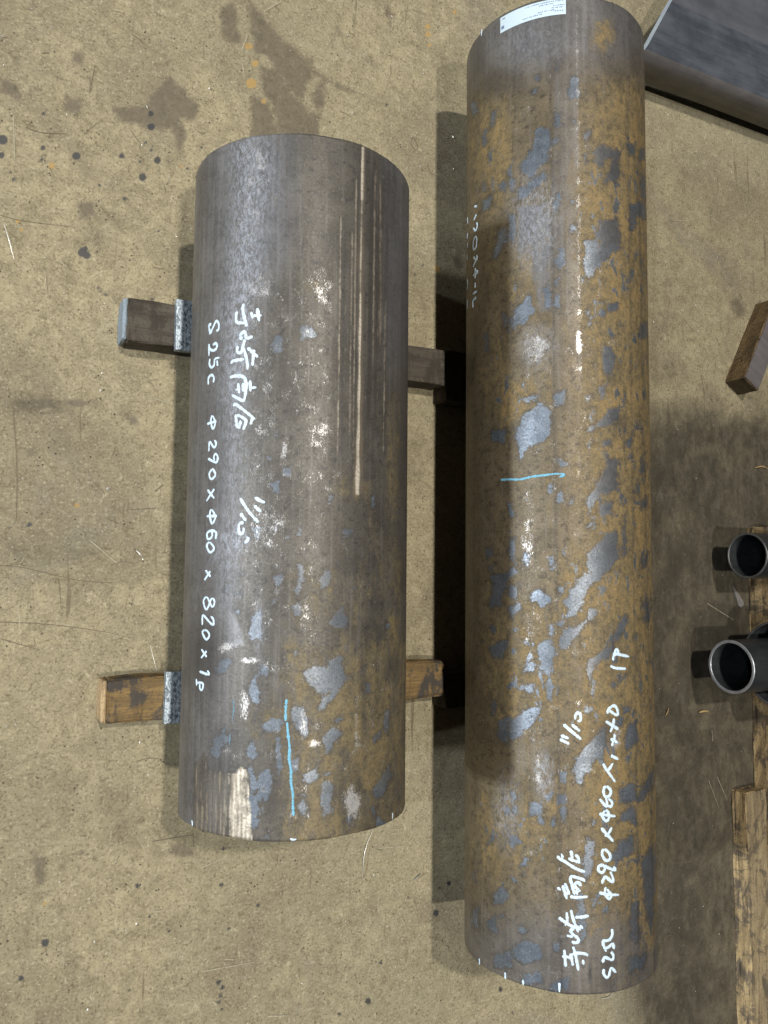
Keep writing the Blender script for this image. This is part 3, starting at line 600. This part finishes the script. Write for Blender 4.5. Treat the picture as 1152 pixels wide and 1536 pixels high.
def short_bar():
    root = empty("round_bar", (0, 0, 0), "shorter thicker-looking grey brown steel round bar on the left with a ground bright groove", "steel bar", "steel round bars laid on battens")
    me, px, vis, cyl = bar_mesh(SHORT, "bar_body", 360, .0028)
    L2 = [[(455,130),(500,130),(500,200),(460,205)],[(570,85),(640,90),(650,130),(580,145)],[(470,525),(485,520),(485,555),(467,560)],[(510,700),(540,690),(535,730),(505,730)],[(450,760),(490,745),(490,800),(455,805)],[(565,440),(575,440),(572,470)],[(420,640),(455,650),(450,670)]]
    L3 = [[(370,150),(410,140),(400,200),(375,190)],[(450,145),(480,150),(470,165)],[(567,150),(588,150),(585,180),(565,180)],[(560,300),(590,310),(595,380),(565,440),(550,430),(570,360)],[(660,355),(690,330),(715,355),(710,390),(670,420),(655,400)],[(760,155),(800,160),(800,185),(765,188)],
        [(705,560),(735,510),(755,490),(770,520),(785,545),(780,580),(730,580)],[(465,350),(500,350),(500,400),(470,400)],[(550,490),(580,490),(575,525),(555,520)],[(360,540),(410,500),(410,630),(360,635)],[(435,480),(475,450),(470,480),(440,495)],[(250,420),(265,415),(265,430)],[(295,422),(310,425),(302,435)],
        [(275,500),(310,505),(305,525),(285,520)],[(690,720),(760,710),(760,760),(790,800),(740,830),(710,864),(640,840),(660,790),(700,760)],[(545,690),(565,680),(560,705)],[(650,685),(685,685),(660,700)],[(400,760),(430,750),(435,780),(410,785)],[(220,740),(250,710),(290,715),(250,770),(222,780)],
        [(355,820),(385,790),(390,864),(360,864)],[(810,400),(820,400),(820,460),(812,450)],[(865,820),(885,820),(880,850),(862,850)],[(515,180),(530,180),(525,192)],[(695,20),(715,10),(710,50),(698,48)],[(885,10),(900,5),(895,70),(888,70)],[(950,570),(970,570),(965,600)]]
    L4 = [[(385,100),(415,60),(430,150),(420,165),(385,120)],[(435,250),(490,225),(530,230),(520,285),(460,285)],[(570,180),(620,170),(640,230),(640,310),(600,290),(570,240)],[(500,300),(515,300),(530,400),(515,500)],[(215,380),(225,320),(290,260),(295,320),(260,350),(255,390),(225,390)],
        [(375,360),(410,300),(415,380),(400,400),(375,390)],[(430,450),(470,440),(488,490),(485,540),(455,580),(430,560)],[(385,560),(420,570),(425,620),(410,700),(385,690),(380,620)],[(700,310),(740,265),(790,290),(740,330),(735,370),(700,400),(715,350)],[(680,190),(700,150),(740,110),(760,50),(820,50),(760,120),(710,180)],
        [(690,0),(760,0),(770,60),(720,120),(640,90),(620,20)],[(760,220),(790,215),(780,240),(760,240)],[(825,190),(840,190),(835,220),(823,215)],[(885,70),(915,65),(910,105),(885,110)],[(620,470),(680,430),(685,480),(650,500),(620,490)],[(695,510),(720,490),(745,520),(740,640),(700,650)],
        [(920,540),(990,420),(1000,480),(960,560),(925,580)],[(970,200),(985,185),(980,280),(965,290)],[(920,300),(960,270),(950,310),(920,330)],[(445,740),(470,700),(470,740),(455,748)],[(380,440),(395,420),(420,520),(400,540)],[(560,410),(595,400),(600,460),(565,455)],
        [(915,610),(940,650),(1000,690),(940,700)],[(700,460),(730,455),(725,475),(705,472)],[(230,0),(285,0),(270,22),(235,20)],[(130,540),(145,560),(140,610),(132,600)],[(385,730),(395,720),(396,748),(385,748)],[(430,0),(465,0),(455,30),(435,28)],[(580,600),(620,560),(640,600),(640,650),(600,640)],[(800,640),(830,640),(820,700)]]
    polys = zoomed(250, 460, K, L2)+zoomed(250, 740, K, L3)+zoomed(240, 1000, K, L4)
    x, y = px[:,0], px[:,1]; lx = x-(294-.0272*(y-265))          # distance from the left outline
    rust = .10+.22*smooth(700, 900, y)*smooth(120, 200, lx)+.35*smooth(955, 975, y)*smooth(120, 190, lx)  # last term paints a shadow's edge across the bar as rust
    rust = np.maximum(rust, blob_field(px, [(470,435,40,22,.35),(525,730,40,30,.55),(590,680,14,120,.5),(560,870,30,80,.35),(595,860,12,60,.6),(590,960,10,60,.8),(520,1060,60,110,.95),(560,1130,40,90,.95),(430,1080,60,50,.6),(470,1180,60,50,.45),(395,215,30,14,.4),(520,990,60,30,.7),(600,1050,10,120,.8)]))
    grey = 1-smooth(40, 95, lx)*.8
    grey = np.maximum(grey, .8*smooth(500, 330, y+.35*(x-450))*smooth(190, 120, lx)); grey = np.maximum(grey, smooth(560, 590, x)*smooth(640, 480, y))
    grey = np.maximum(grey, np.clip(patch_field(px, zoomed(250, 740, K, [[(0,400),(270,430),(330,600),(340,660),(215,690),(240,864),(0,864)]]))/8+.3, 0, .95))
    dark = blob_field(px, [(305,985,28,60,.62),(345,1110,30,25,.45),(600,870,10,22,.6),(590,1000,14,18,.5),(335,1150,30,16,.55),(545,1070,4,80,.5),(565,1040,3,60,.4),(600,560,14,340,.30),(570,330,20,120,.25),(520,1190,24,36,.4),(590,1180,16,50,.25)])
    scuff = blob_field(px, [(385,250,30,60,.8),(375,340,34,70,.7),(390,430,30,30,.9),(480,425,24,26,.9),(485,450,18,10,.9),(400,560,20,60,.7),(450,545,60,5,.9),(480,650,28,40,.85),(425,690,8,40,.9),(395,640,25,25,.75),(400,790,36,45,.95),(420,830,20,30,.6),(460,880,30,40,.55),(455,930,12,40,.75),(490,720,30,30,.7),
        (340,970,20,9,1.1),(375,990,18,7,1.2),(365,1060,12,34,.9),(455,1095,9,45,.85),(528,1205,16,30,1.5),(535,1090,5,90,.9),(548,1110,5,60,.7),(520,820,20,26,.6),(350,1130,24,18,.7),(545,430,3,60,.4),(500,700,60,40,.4),(470,960,26,24,.6),(470,1115,14,8,1.2),(405,1000,16,14,.6),(330,870,14,8,.6),(415,900,6,30,.7),(480,480,20,16,.6)])
    hz = 0.85*np.exp(-((lx-(84-.06*np.clip(y-250, 0, 330)))/(34-.03*np.clip(y-250, 0, 400)))**2)*smooth(195, 240, y)*(1-.55*smooth(520, 700, y))*smooth(960, 860, y)  # pale streak along the bar: lamp sheen painted into the colour
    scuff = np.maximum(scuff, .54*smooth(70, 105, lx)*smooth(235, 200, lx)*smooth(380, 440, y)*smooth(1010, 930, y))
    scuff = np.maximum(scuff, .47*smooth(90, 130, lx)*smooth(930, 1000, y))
    sheen_haze = np.maximum(hz, blob_field(px, [(372,235,38,50,.7),(345,470,22,30,.75),(345,540,18,60,.6),(345,810,26,26,.75),(335,830,24,30,.6),(388,940,8,50,.4),(350,700,30,60,.3)]))
    # ground bright band with tool ridges, and the milled patch near the lower end
    gd = np.zeros(len(px)); ridge = np.full(len(px), .5)
    c0 = 545-.0155*(y-215); w0 = 5.5+1.2*np.sin(y*.021)+3.5*smooth(650, 735, y); band = np.clip(1.25-np.abs(x-c0)/w0, 0, 1)*smooth(214, 222, y)*smooth(748, 738, y)
    gd = np.maximum(gd, band*np.where(y < 300, .95, np.where(y < 440, .62, .95)))
    ridge = np.where(band > .1, .12+np.where(y < 300, .8, np.where(y < 440, .45, .75))*np.exp(-((x-c0+1.0)/(1.9+1.6*smooth(650, 735, y)))**2)+.10*np.sin(y*1.9), ridge)  # glint along the groove's centre painted as paler metal
    for cx, wd_, ya, yb_, s in ((513, 3, 300, 690, .45), (531, 2.5, 240, 740, .55), (553, 3.2, 230, 640, .6), (563, 2.2, 300, 640, .45), (577, 3, 300, 690, .4)):
        cxx = cx+6-.0155*(y-215); dark = np.maximum(dark, s*np.clip(1.4-np.abs(x-cxx)/wd_, 0, 1)*smooth(ya, ya+60, y)*smooth(yb_, yb_-15, y))
    for cx, wd_, ya, yb_, s in ((524, 1.2, 330, 700, .7), (530, .9, 250, 720, .8), (515, 1.0, 380, 695, .62), (507, 1.1, 300, 690, .58), (558, 1.2, 240, 612, .6), (566, 1.0, 260, 610, .5), (576, 1.1, 430, 684, .55), (569, .8, 230, 520, .5)):
        cxx = cx+6-.0155*(y-215); l = np.clip(1.3-np.abs(x-cxx)/(wd_*1.3), 0, 1)*smooth(ya, ya+30, y)*smooth(yb_, yb_-12, y)
        gd = np.maximum(gd, l*s); ridge = np.where(l > .3, .4, ridge)
    mp = zoomed(240, 1000, K, [[(150,420),(195,365),(210,440),(330,465),(350,425),(385,460),(398,750),(395,790),(200,780),(140,700)]])
    f = patch_field(px, mp); inside = np.clip(f/3+.5, 0, 1)
    rid = .5+.5*np.sin((x-280+.012*(y-1150))*2*math.pi/7.0+1.3*np.sin(y*.045)+.8*np.sin(x*.9+y*.02))
    gd = np.maximum(gd, inside*np.where(lx > 78, .66, .24+.30*smooth(.4, .8, rid))); ridge = np.where(inside > .2, np.clip(.15+rid*.28+.24*smooth(60, 95, lx), 0, .8), ridge)
    grey = np.where(inside > .3, grey*.4, grey)
    flake = .55*smooth(560, 900, y)*smooth(70, 130, lx); dull = blob_field(px, [(595,1180,20,60,.7),(470,880,120,120,.45),(420,590,60,120,.5),(575,1000,40,120,.4)])
    put(me, vis, dict(scale_patch=patch_field(px, polys), rust=np.clip(rust, 0, 1), grey=np.clip(grey, 0, 1), dull=dull, scuff=scuff, sheen_haze=sheen_haze, dark=dark, ground=gd, ridge=ridge, flake=flake),  # rust holds the painted shadow step too, ridge the groove's painted glint
        dict(scale_patch=-CLIP, rust=.25, grey=.4, flake=.3))
    me.polygons[len(me.polygons)-1].material_index = me.polygons[len(me.polygons)-2].material_index = 1
    body = link("bar_body", me, [BAR_S, ENDCAP], root); body.location = (0, 0, SHORT.z)
    def st(name, groups, mat, w, **k):
        strokes_on(SHORT, name, groups, root, mat, w, **k)
    st("size_writing_stroke", [
        (290, 470, 12.8, 1.05, [[(350,215),(300,225),(315,350),(322,390),(370,290),(440,150),(490,210),(480,320),(440,330)],[(375,605),(440,575),(455,630),(430,690),(370,715),(320,680),(300,590)],[(300,590),(302,820)],[(320,870),(310,980),(350,1040),(400,990),(415,880),(510,850)],[(455,900),(468,1015)],[(290,1370),(290,1250),(345,1185),(395,1230),(385,1330)]]),
        (290, 610, 10.24, 1.0, [[(295,140),(270,220),(300,345),(335,250),(295,140)],[(215,265),(300,240),(360,225)],[(325,515),(350,560),(340,610),(310,620),(250,540),(240,690)],[(230,800),(350,855),(375,770),(340,725),(315,780),(330,830)],[(285,965),(245,1040),(275,1115),(340,1050),(310,975),(285,965)],[(220,1280),(325,1410)],[(325,1260),(205,1450)]]),
        (285, 750, 10.24, 1.0, [[(330,145),(305,240),(340,360),(390,260),(330,145)],[(260,250),(420,245)],[(395,600),(400,500),(330,470),(265,510),(270,590),(310,595),(345,540),(330,480)],[(300,650),(260,710),(310,805),(370,740),(300,650)],[(240,1080),(320,1180)],[(315,1090),(225,1230)]]),
        (280, 880, 9.035, .9, [[(270,140),(230,200),(265,310),(310,220),(270,140)],[(350,155),(320,210),(350,275),(380,210),(350,155)],[(330,400),(365,450),(350,515),(225,390),(215,520)],[(245,590),(215,620),(265,715),(310,660),(280,600),(245,590)],[(205,850),(275,955)],[(275,870),(200,965)],[(180,1150),(300,1190),(285,1135)],[(135,1250),(140,1340)],[(145,1300),(220,1310),(215,1390),(185,1390),(180,1320)]])], WHITE, 3.5)
    st("date_writing_stroke", [(340, 730, 14.4, 1.0, [[(290,250),(480,540),(690,775)],[(610,235),(740,310),(830,345)],[(600,410),(690,500),(755,535)],[(295,575),(360,660),(420,740)],[(370,790),(300,780),(260,850),(270,980),(300,1030),(360,980),(370,880)],[(420,1090),(470,1130),(390,1220)]])], WHITE, 3.7)
    st("name_writing_stroke", [(330, 440, 6.98, 1.0, [[(250,105),(240,180),(280,350)],[(175,190),(175,300),(285,310)],[(325,195),(345,265)],[(345,235),(440,230)],[(390,155),(410,295)],[(230,490),(215,440),(260,400),(280,470),(345,450)],[(260,480),(240,560)],[(185,550),(180,610),(220,620),(245,540),(260,500)],[(245,570),(280,690),(290,800)],[(290,570),(400,670)],[(355,590),(340,760)],[(125,740),(130,710),(255,690)],
        [(105,880),(180,865),(265,900),(255,1110),(190,1100),(125,1065)],[(190,940),(200,1050)],[(165,1010),(200,1005)],[(240,940),(245,1030)],[(275,920),(280,1010)],[(315,910),(320,1030)],[(330,990),(385,985)],[(140,1180),(170,1165),(270,1240),(370,1320)],[(345,1290),(320,1375)],[(165,1270),(180,1390),(220,1400)],[(180,1270),(270,1330),(245,1430)],[(215,1330),(210,1390)]])], WHITE, 3.7)
    st("end_mark", [(0, 0, 1, 1.0, [[(288,1230),(288.8,1239)],[(588.8,1219),(588.6,1229)],[(435,1258),(440,1259.5),(445,1258.5)]])], WHITE, 2.6)
    st("chalk_line", [(240, 1000, 2.88, 1.0, [[(547,140),(543,190),(543,235)],[(549,240),(553,290),(560,350),(558,400),(566,450),(566,500),(574,550),(574,600),(577,645)]])], CHALK, 2.8, jit=.24)
    st("chalk_smear", [(240, 1000, 2.88, 1.0, [[(318,140),(318,190),(312,235)],[(303,290),(300,340)]])], CHALK_OLD, 2.0, jit=.4)
    return root
short_bar(); long_bar()

# ------------------------------------------------------------------ solids
def block(name, dims, mat, parent=None, bevel=.002, rough=0.0, nseg=(8, 3, 3), loc=(0, 0, 0), mats=None, seg=2, **tags):
    """box from 0..dims (local), cut into cells so that its edges can wander"""
    bm = bmesh.new(); dx, dy, dz = dims
    bmesh.ops.create_cube(bm, size=1)
    for v in bm.verts: v.co = Vector(((v.co.x+.5)*dx, (v.co.y+.5)*dy, (v.co.z+.5)*dz))
    if bevel: bmesh.ops.bevel(bm, geom=bm.edges[:], offset=bevel, segments=seg, profile=.6, affect='EDGES')
    if rough:
        for ax, n in enumerate(nseg):
            for i in range(1, n):
                co = [0, 0, 0]; co[ax] = dims[ax]*i/n; no = [0, 0, 0]; no[ax] = 1
                bmesh.ops.bisect_plane(bm, geom=bm.verts[:]+bm.edges[:]+bm.faces[:], plane_co=co, plane_no=no)
        for v in bm.verts:
            v.co += Vector((rng.normal(0, rough), rng.normal(0, rough), rng.normal(0, rough) if v.co.z > dz*.1 else 0))
    bmesh.ops.recalc_face_normals(bm, faces=bm.faces[:])
    me = bpy.data.meshes.new(name); bm.to_mesh(me); bm.free()
    o = link(name, me, mat, parent, **tags); o.location = loc
    return o
ZT = FLOOR_DROP-0.145                      # top of the battens
def batten(x0, x1, y0, y1, mat, label, endmat=None, grp="timber battens under the steel bars", bevel=.003, rough=.0008):
    r = empty("timber_batten", (x0, y0, 0), label, "timber", grp)
    ex = .0045 if endmat else 0
    block("batten_body", (x1-x0-ex, y1-y0, ZT-.0006), mat, r, bevel, rough, (14, 4, 3), (ex, 0, 0))
    if endmat: block("end_face", (.006, y1-y0-.003, ZT-.003), endmat, r, .002, .0004, (1, 4, 3), (-.001, .0015, .0015))
    return r
batten(-.2085, .3248, .3195, .3810, WOOD_DARK, "dark oily timber batten with pale blue painted end under upper part of short bar", BLUE_END)
lb = batten(-.2185, .3256, -.2090, -.1500, WOOD_OLD, "worn yellow brown timber batten with pale rounded end under lower part of short bar", WOOD_END, bevel=.006, rough=.0013)
batten(.3275, .58, .2950, .3830, WOOD_SHADE, "black shaded timber batten beside the dark oily one, under upper part of long bar")
batten(.3285, .58, -.2290, -.1705, WOOD_SHADE, "black shaded timber batten beside the worn yellow one, under lower part of long bar")
def chock(y0, y1, label, rz):
    h = .012; o = block("steel_chock", (.040, y1-y0, h), GALV, None, .0008, 0, loc=(-.1385, y0, ZT+.0004), label=label, cat="steel chock", group="galvanised chocks beside the short bar")
    o.rotation_euler = (0, 0, rz); return o
chock(.3120, .3860, "grey galvanised steel chock on the dark oily batten against the short bar", .01)
chock(-.2130, -.1420, "grey galvanised steel chock on the worn yellow batten against the short bar", -.006)

# timber lengths and pipes at the right
def timber(x0, y0, dims, mat, label, nseg, rough=.001, bevel=.0025, sidemat=None):
    r = empty("timber_bearer", (x0, y0, 0), label, "timber", "pale timbers along the right edge")
    o = block("bearer_body", dims, mat, r, bevel, rough, nseg)
    o.data.materials.append(WOOD_GREY)
    for p in o.data.polygons:
        if p.normal.z > .8: p.material_index = 1  # duller wood on top: dirt plus the weaker light there, painted in
    return r
timber(1.090, -1.30, (.0640, .8360, .037), WOOD_PALE, "pale stained timber lying nearest the bottom right corner", (3, 24, 3))
timber(1.1645, -.78, (.090, .885, .050), WOOD_PALE, "long pale timber lying under the steel pipes at right edge", (3, 26, 3))
def tube(name, x, y, z, ro, ri, ln, label, rim, grp="steel pipes lying across the timber", rimw=None):
    root = empty(name, (x, y, z), label, "steel pipe", grp)
    n = 72; a = np.linspace(0, 2*math.pi, n, endpoint=False)
    def shell(r, x0, x1, flip):
        xs = [x0, x0+.001, (x0+x1)/2, x1]
        co = np.array([(xx, r*math.cos(t), r*math.sin(t)) for t in a for xx in xs])
        me = grid_mesh("shell", co, n, len(xs), True)
        if flip: me.flip_normals()
        return me
    link("pipe_wall", shell(ro, .0012, ln, False), PIPE, root)
    link("pipe_bore", shell(ri, .0012, ln, True), PIPE_IN, root)
    prof = [(.0012, ro), (0, ro-.0010), (0, ri+.0010), (.0012, ri)]
    co = np.array([(px_, r*math.cos(t), r*math.sin(t)) for t in a for px_, r in prof])
    link("pipe_rim", grid_mesh("pipe_rim", co, n, 4, True, smooth=False), rim, root)
    co = np.array([(ln-.002, ri*math.cos(t), ri*math.sin(t)) for t in a]); 
    link("far_plug", pydata("far_plug", co, [tuple(range(n))]), PIPE_IN, root)
    return root
tube("steel_pipe", 1.030, .0386, .050+.0475, .0473, .0428, .62, "small dark steel pipe with thin dull rim, upper of the pipes at right edge", RIM_DK)
tube("steel_pipe", .9545, -.1833, .0585+.0528, .0528, .0466, .70, "steel pipe with bright machined rim poking out of the wider black pipe", RIM)
tube("steel_pipe", 1.066, -.1815, .050+.0877, .0877, .0835, .60, "widest black steel pipe around the bright-rimmed one at right edge", RIM_DK)

# sawn block up right
def yblock():
    A = on_plane([(1117.5, 565)], .052)[0]; B = on_plane([(1138, 586)], .052)[0]
    e = B-A; wdt = float(np.linalg.norm(e[:2])); ang = math.atan2(e[1], e[0])
    r = empty("sawn_block", (A[0], A[1], 0), "dark wooden block with grey top lying askew near the right edge", "wood block")
    r.rotation_euler = (0, 0, ang)
    LB = float(np.linalg.norm((on_plane([(1087.5, 572)])-on_plane([(1129, 451)]))[0]))
    block("block_body", (wdt, LB, .0505), WOOD_OLD2, r, .0025, .0006, (3, 12, 3))
    block("end_grain", (wdt-.004, .003, .047), END_DARK, r, .0008, .0004, (4, 1, 4), (.002, -.0012, .0015))
    block("grey_top", (wdt-.003, LB-.003, .002), BLOCK_TOP, r, .0008, .0003, (3, 12, 1), (.0015, .0015, .0502))
    return r
yblock()

# bent steel channel at the top right
def channel():
    zt = .100; A, B, Ctop = on_plane([(967.5, 77), (1152, 152), (1009, 0)], zt)
    d = (B-A)[:2]; ang = math.atan2(d[1], d[0])
    c, s = math.cos(ang), math.sin(ang)
    off = (Ctop-A)[:2]; lx, ly = off[0]*c+off[1]*s, -off[0]*s+off[1]*c      # mitre: runs lx over ly
    slope = lx/ly; wdt = ly+.008
    r = empty("steel_channel", (A[0], A[1], 0), "slate grey steel channel with pale mitred end at the top right corner", "steel section")
    r.rotation_euler = (0, 0, ang)
    # outside profile (across, height), thickness t
    t = .018; rad = .024
    prof = [(0-.004, .030)]
    for k in range(7):
        q = math.pi-k*(math.pi/2)/6; prof.append((rad-.004+rad*math.cos(q), zt-rad+rad*math.sin(q)))
    prof += [(wdt*.5, zt), (wdt-.012, zt)]
    for k in range(1, 6):
        q = -math.pi/2+k*(math.pi/2)*.45/5; prof.append((wdt-.012+.030*math.cos(q), zt+.030+.030*math.sin(q)))
    prof += [(wdt+.034, zt+.028), (wdt+.060, zt+.034)]
    prof = np.array(prof); tn = np.gradient(prof, axis=0); tn /= np.hypot(*tn.T)[:,None]
    inner = prof+np.stack([tn[:,1], -tn[:,0]], 1)*t
    L = .75; n = len(prof)
    def x_at(y): return slope*y
    V = [(x_at(p[0]), p[0], p[1]) for p in prof]+[(L, p[0], p[1]) for p in prof]
    V += [(x_at(p[0]), p[0], p[1]) for p in inner]+[(L, p[0], p[1]) for p in inner]
    Fw, Fl, Fn = [], [], []
    for i in range(n-1):
        (Fl if i > 8 else (Fn if i < 5 else Fw)).append((i, i+1, n+i+1, n+i)); Fw.append((2*n+i+1, 2*n+i, 3*n+i, 3*n+i+1))
    Fw += [(0, n, 3*n, 2*n), (n-1, 3*n-1, 4*n-1, 2*n-1)]
    me = pydata("web", V, Fw+Fl+Fn, False); me.materials.append(SLATE); me.materials.append(SLATE_LIT); me.materials.append(SLATE_BROWN)
    me.polygons.foreach_set("material_index", [0]*len(Fw)+[1]*len(Fl)+[2]*len(Fn))
    me.polygons.foreach_set("use_smooth", [True]*len(me.polygons)); me.update()
    o = bpy.data.objects.new("web", me); COL.objects.link(o); o.parent = r
    V2 = [(x_at(p[0])-.0006, p[0], p[1]) for p in prof]+[(x_at(p[0])-.0006, p[0], p[1]) for p in inner]
    link("cut_end", pydata("cut_end", V2, [(i, n+i, n+i+1, i+1) for i in range(n-1)]), CUT, r)
    return r
channel()

# ------------------------------------------------------------------ marks and small things on the floor
def floor_ribbons(name, lines, mat, lift):
    V, F = [], []
    for i, (pts, w) in enumerate(lines):
        P = on_plane(pts)[:, :2]
        ribbon(P, w, 0, lambda u, dr, i=i: np.c_[u, np.full(len(u), lift+i*2e-6)], V, F, .25, .6)
    return link(name, pydata(name, V, F), mat, floor, kind="stuff")
dark = [([(19.4,610),(24,673),(25.5,726),(24,782)], .0014), ([(0,848),(36,851.6),(116,870),(175,874.7)], .0011), ([(0,933),(73,936.6),(155,947.6),(195,957)], .0011),
    ([(0,323),(35,331.6),(104,340)], .0011), ([(38,191),(62,199),(101,201)], .0015), ([(135,139),(142,100)], .0013), ([(130,115),(135,120),(134,139)], .0012), ([(174,669),(166,690)], .0012), ([(232,737),(245,727)], .0018),
    ([(172,775),(173,792)], .0015), ([(160,777),(178,786)], .0013), ([(190,765),(235,762)], .0010), ([(20,175),(22,260)], .001), ([(616,212),(620,206),(626,220),(622,225),(616,214)], .0014), ([(641,246),(645,258),(653,264)], .0014), ([(1052,562),(1056,595),(1057,640)], .0012),
    ([(228,1262),(290,1252)], .0014), ([(62,80),(74,79)], .0018), ([(0,958),(60,975)], .0010), ([(88,870),(92,915)], .0012), ([(275,372),(289,379)], .0014), ([(230,401),(248,404)], .0013)]
light = [([(135,811),(175,845)], .0012), ([(305,1300),(342,1284)], .0012), ([(337,1438.5),(352,1438.5)], .0012), ([(302,1457),(385,1442)], .0012), ([(184,1128),(205,1114)], .0011), ([(566,1272),(608,1269)], .0013), ([(598,1368),(608,1391)], .0012), ([(401,1524),(432,1523)], .002),
    ([(1098,270),(1115,285),(1130,305)], .0013), ([(1010,331),(1030,331),(1068,323)], .0012), ([(395,19),(410,9),(417,5)], .0014), ([(362,76),(370,55)], .0013), ([(363,95),(366,118)], .0013), ([(1060,905),(1100,930)], .001), ([(1075,1165),(1090,1200)], .0012), ([(1062,1170),(1078,1212)], .001), ([(675,1131),(686,1124)], .0018), ([(20,174),(22,250)], .0012)]
for i in range(110):
    x, y = random.uniform(0, 1152), random.uniform(0, 1536); a = random.choice((random.uniform(0, 6.28), 1.57+random.gauss(0, .15), random.gauss(0, .2))); L = random.uniform(6, 34)
    pts = [(x, y), (x+L*.5*math.cos(a)+random.gauss(0, 1.5), y+L*.5*math.sin(a)+random.gauss(0, 1.5)), (x+L*math.cos(a), y+L*math.sin(a))]
    (dark if i % 3 else light).append((pts, random.uniform(.0005, .0011)))
floor_ribbons("dark_scratches", dark, DARKSCR, .0005); floor_ribbons("pale_scratches", light, LIGHTSCR, .0011)

def curl(name, pts, r, mat, label, cat, lift=.0012, parent=None):
    q = resample(np.array(pts, float), 2.0); P = on_plane(q); P[:,2] = lift+r+.0015*np.abs(np.sin(np.linspace(0, 3.1, len(P))))
    V, F = [], []
    for i, p in enumerate(P):
        t = P[min(i+1, len(P)-1)]-P[max(i-1, 0)]; t /= np.linalg.norm(t); s = np.cross(t, (0, 0, 1)); s /= np.linalg.norm(s); u = np.cross(s, t)
        rr = r*(.45+.55*math.sin(math.pi*min(max(i/(len(P)-1), .08), .92)))
        for k in range(5): V.append(p+rr*(math.cos(k*1.2566)*s+math.sin(k*1.2566)*u))
    for i in range(len(P)-1):
        for k in range(5): F.append((i*5+k, i*5+(k+1) % 5, i*5+5+(k+1) % 5, i*5+5+k))
    o = link(name, pydata(name, V, F, True), mat, parent, label=label, cat=cat); return o
curl("metal_shaving", [(558,1246),(549,1266),(544,1288),(543,1316)], .0007, BRIGHT, "long curved pale metal shaving just below the short bar's right end", "shaving")
curl("metal_shaving", [(225,968),(229,985),(236,1012)], .0006, BRIGHT, "thin pale metal shaving on the floor above the worn yellow batten", "shaving")
curl("metal_shaving", [(6,337),(10,350),(13,360),(21,390)], .0009, BRIGHT, "bright straight metal shaving near the left edge above the batten level", "shaving")
curl("metal_shaving", [(899,1497),(910,1495),(918,1488)], .0010, BRIGHT, "small bright metal shaving under the lower end of the long bar", "shaving")
curl("metal_shaving", [(619,1320),(625,1314),(630,1309)], .0012, GREYCHIP, "grey curled metal shaving on the floor between the two bars' lower ends", "shaving")
curl("metal_shaving", [(204,826),(208,830),(213,836)], .0015, BRIGHT, "short white metal shaving on the floor left of the short bar", "shaving")
curl("wood_splinter", [(1130,702),(1140,700),(1149,703)], .0020, CHIPWOOD, "pale wood splinter on the floor below the grey-topped block", "splinter")
curl("wood_splinter", [(1046,1068),(1053,1066),(1060,1067)], .0030, CHIPWOOD, "flat brown wood splinter on the floor under the bright-rimmed pipe", "splinter")
curl("wood_splinter", [(997,1073),(1001,1062)], .0014, CHIPWOOD, "thin pale wood splinter on the floor beside the long bar", "splinter")
def offcut():
    pts = [(1100,878),(1104,886),(1109,892),(1115,902),(1116,907),(1112,912),(1108,909),(1105,898),(1102,888)]
    P = on_plane(pts, .004); n = len(P); lo = P.copy(); lo[:,2] = .0005
    F = [tuple(range(n))]+[(i, n+i, n+(i+1) % n, (i+1) % n) for i in range(n)]
    link("metal_offcut", pydata("metal_offcut", np.vstack([P, lo]), F), GREYCHIP, label="grey teardrop shaped metal offcut on the dark floor between the pipes", cat="offcut")
offcut()
def crumbs():
    V, F = [], []
    spots = [(667*.2431+0, 733, .0022)]
    for _ in range(520):
        spots.append((random.uniform(-20, 1172), random.uniform(-20, 1556), abs(random.gauss(0, .0006))+.0004))
    for x, y, r in spots:
        p = on_plane([(x, y)])[0]; n = len(V); a0 = random.uniform(0, 6.28)
        el = random.uniform(1, 2.4)
        for k in range(4):
            a = a0+k*1.5708; rr = r*(el if k % 2 == 0 else 1)*random.uniform(.7, 1.2); V.append((p[0]+rr*math.cos(a), p[1]+rr*math.sin(a), .0012))
        V.append((p[0], p[1], .0012+r*.9))
        for k in range(4): F.append((n+k, n+(k+1) % 4, n+4))
    link("metal_crumbs", pydata("metal_crumbs", V, F), BRIGHT, label="tiny bright metal crumbs scattered over the concrete floor", cat="metal crumbs", kind="stuff")
crumbs()
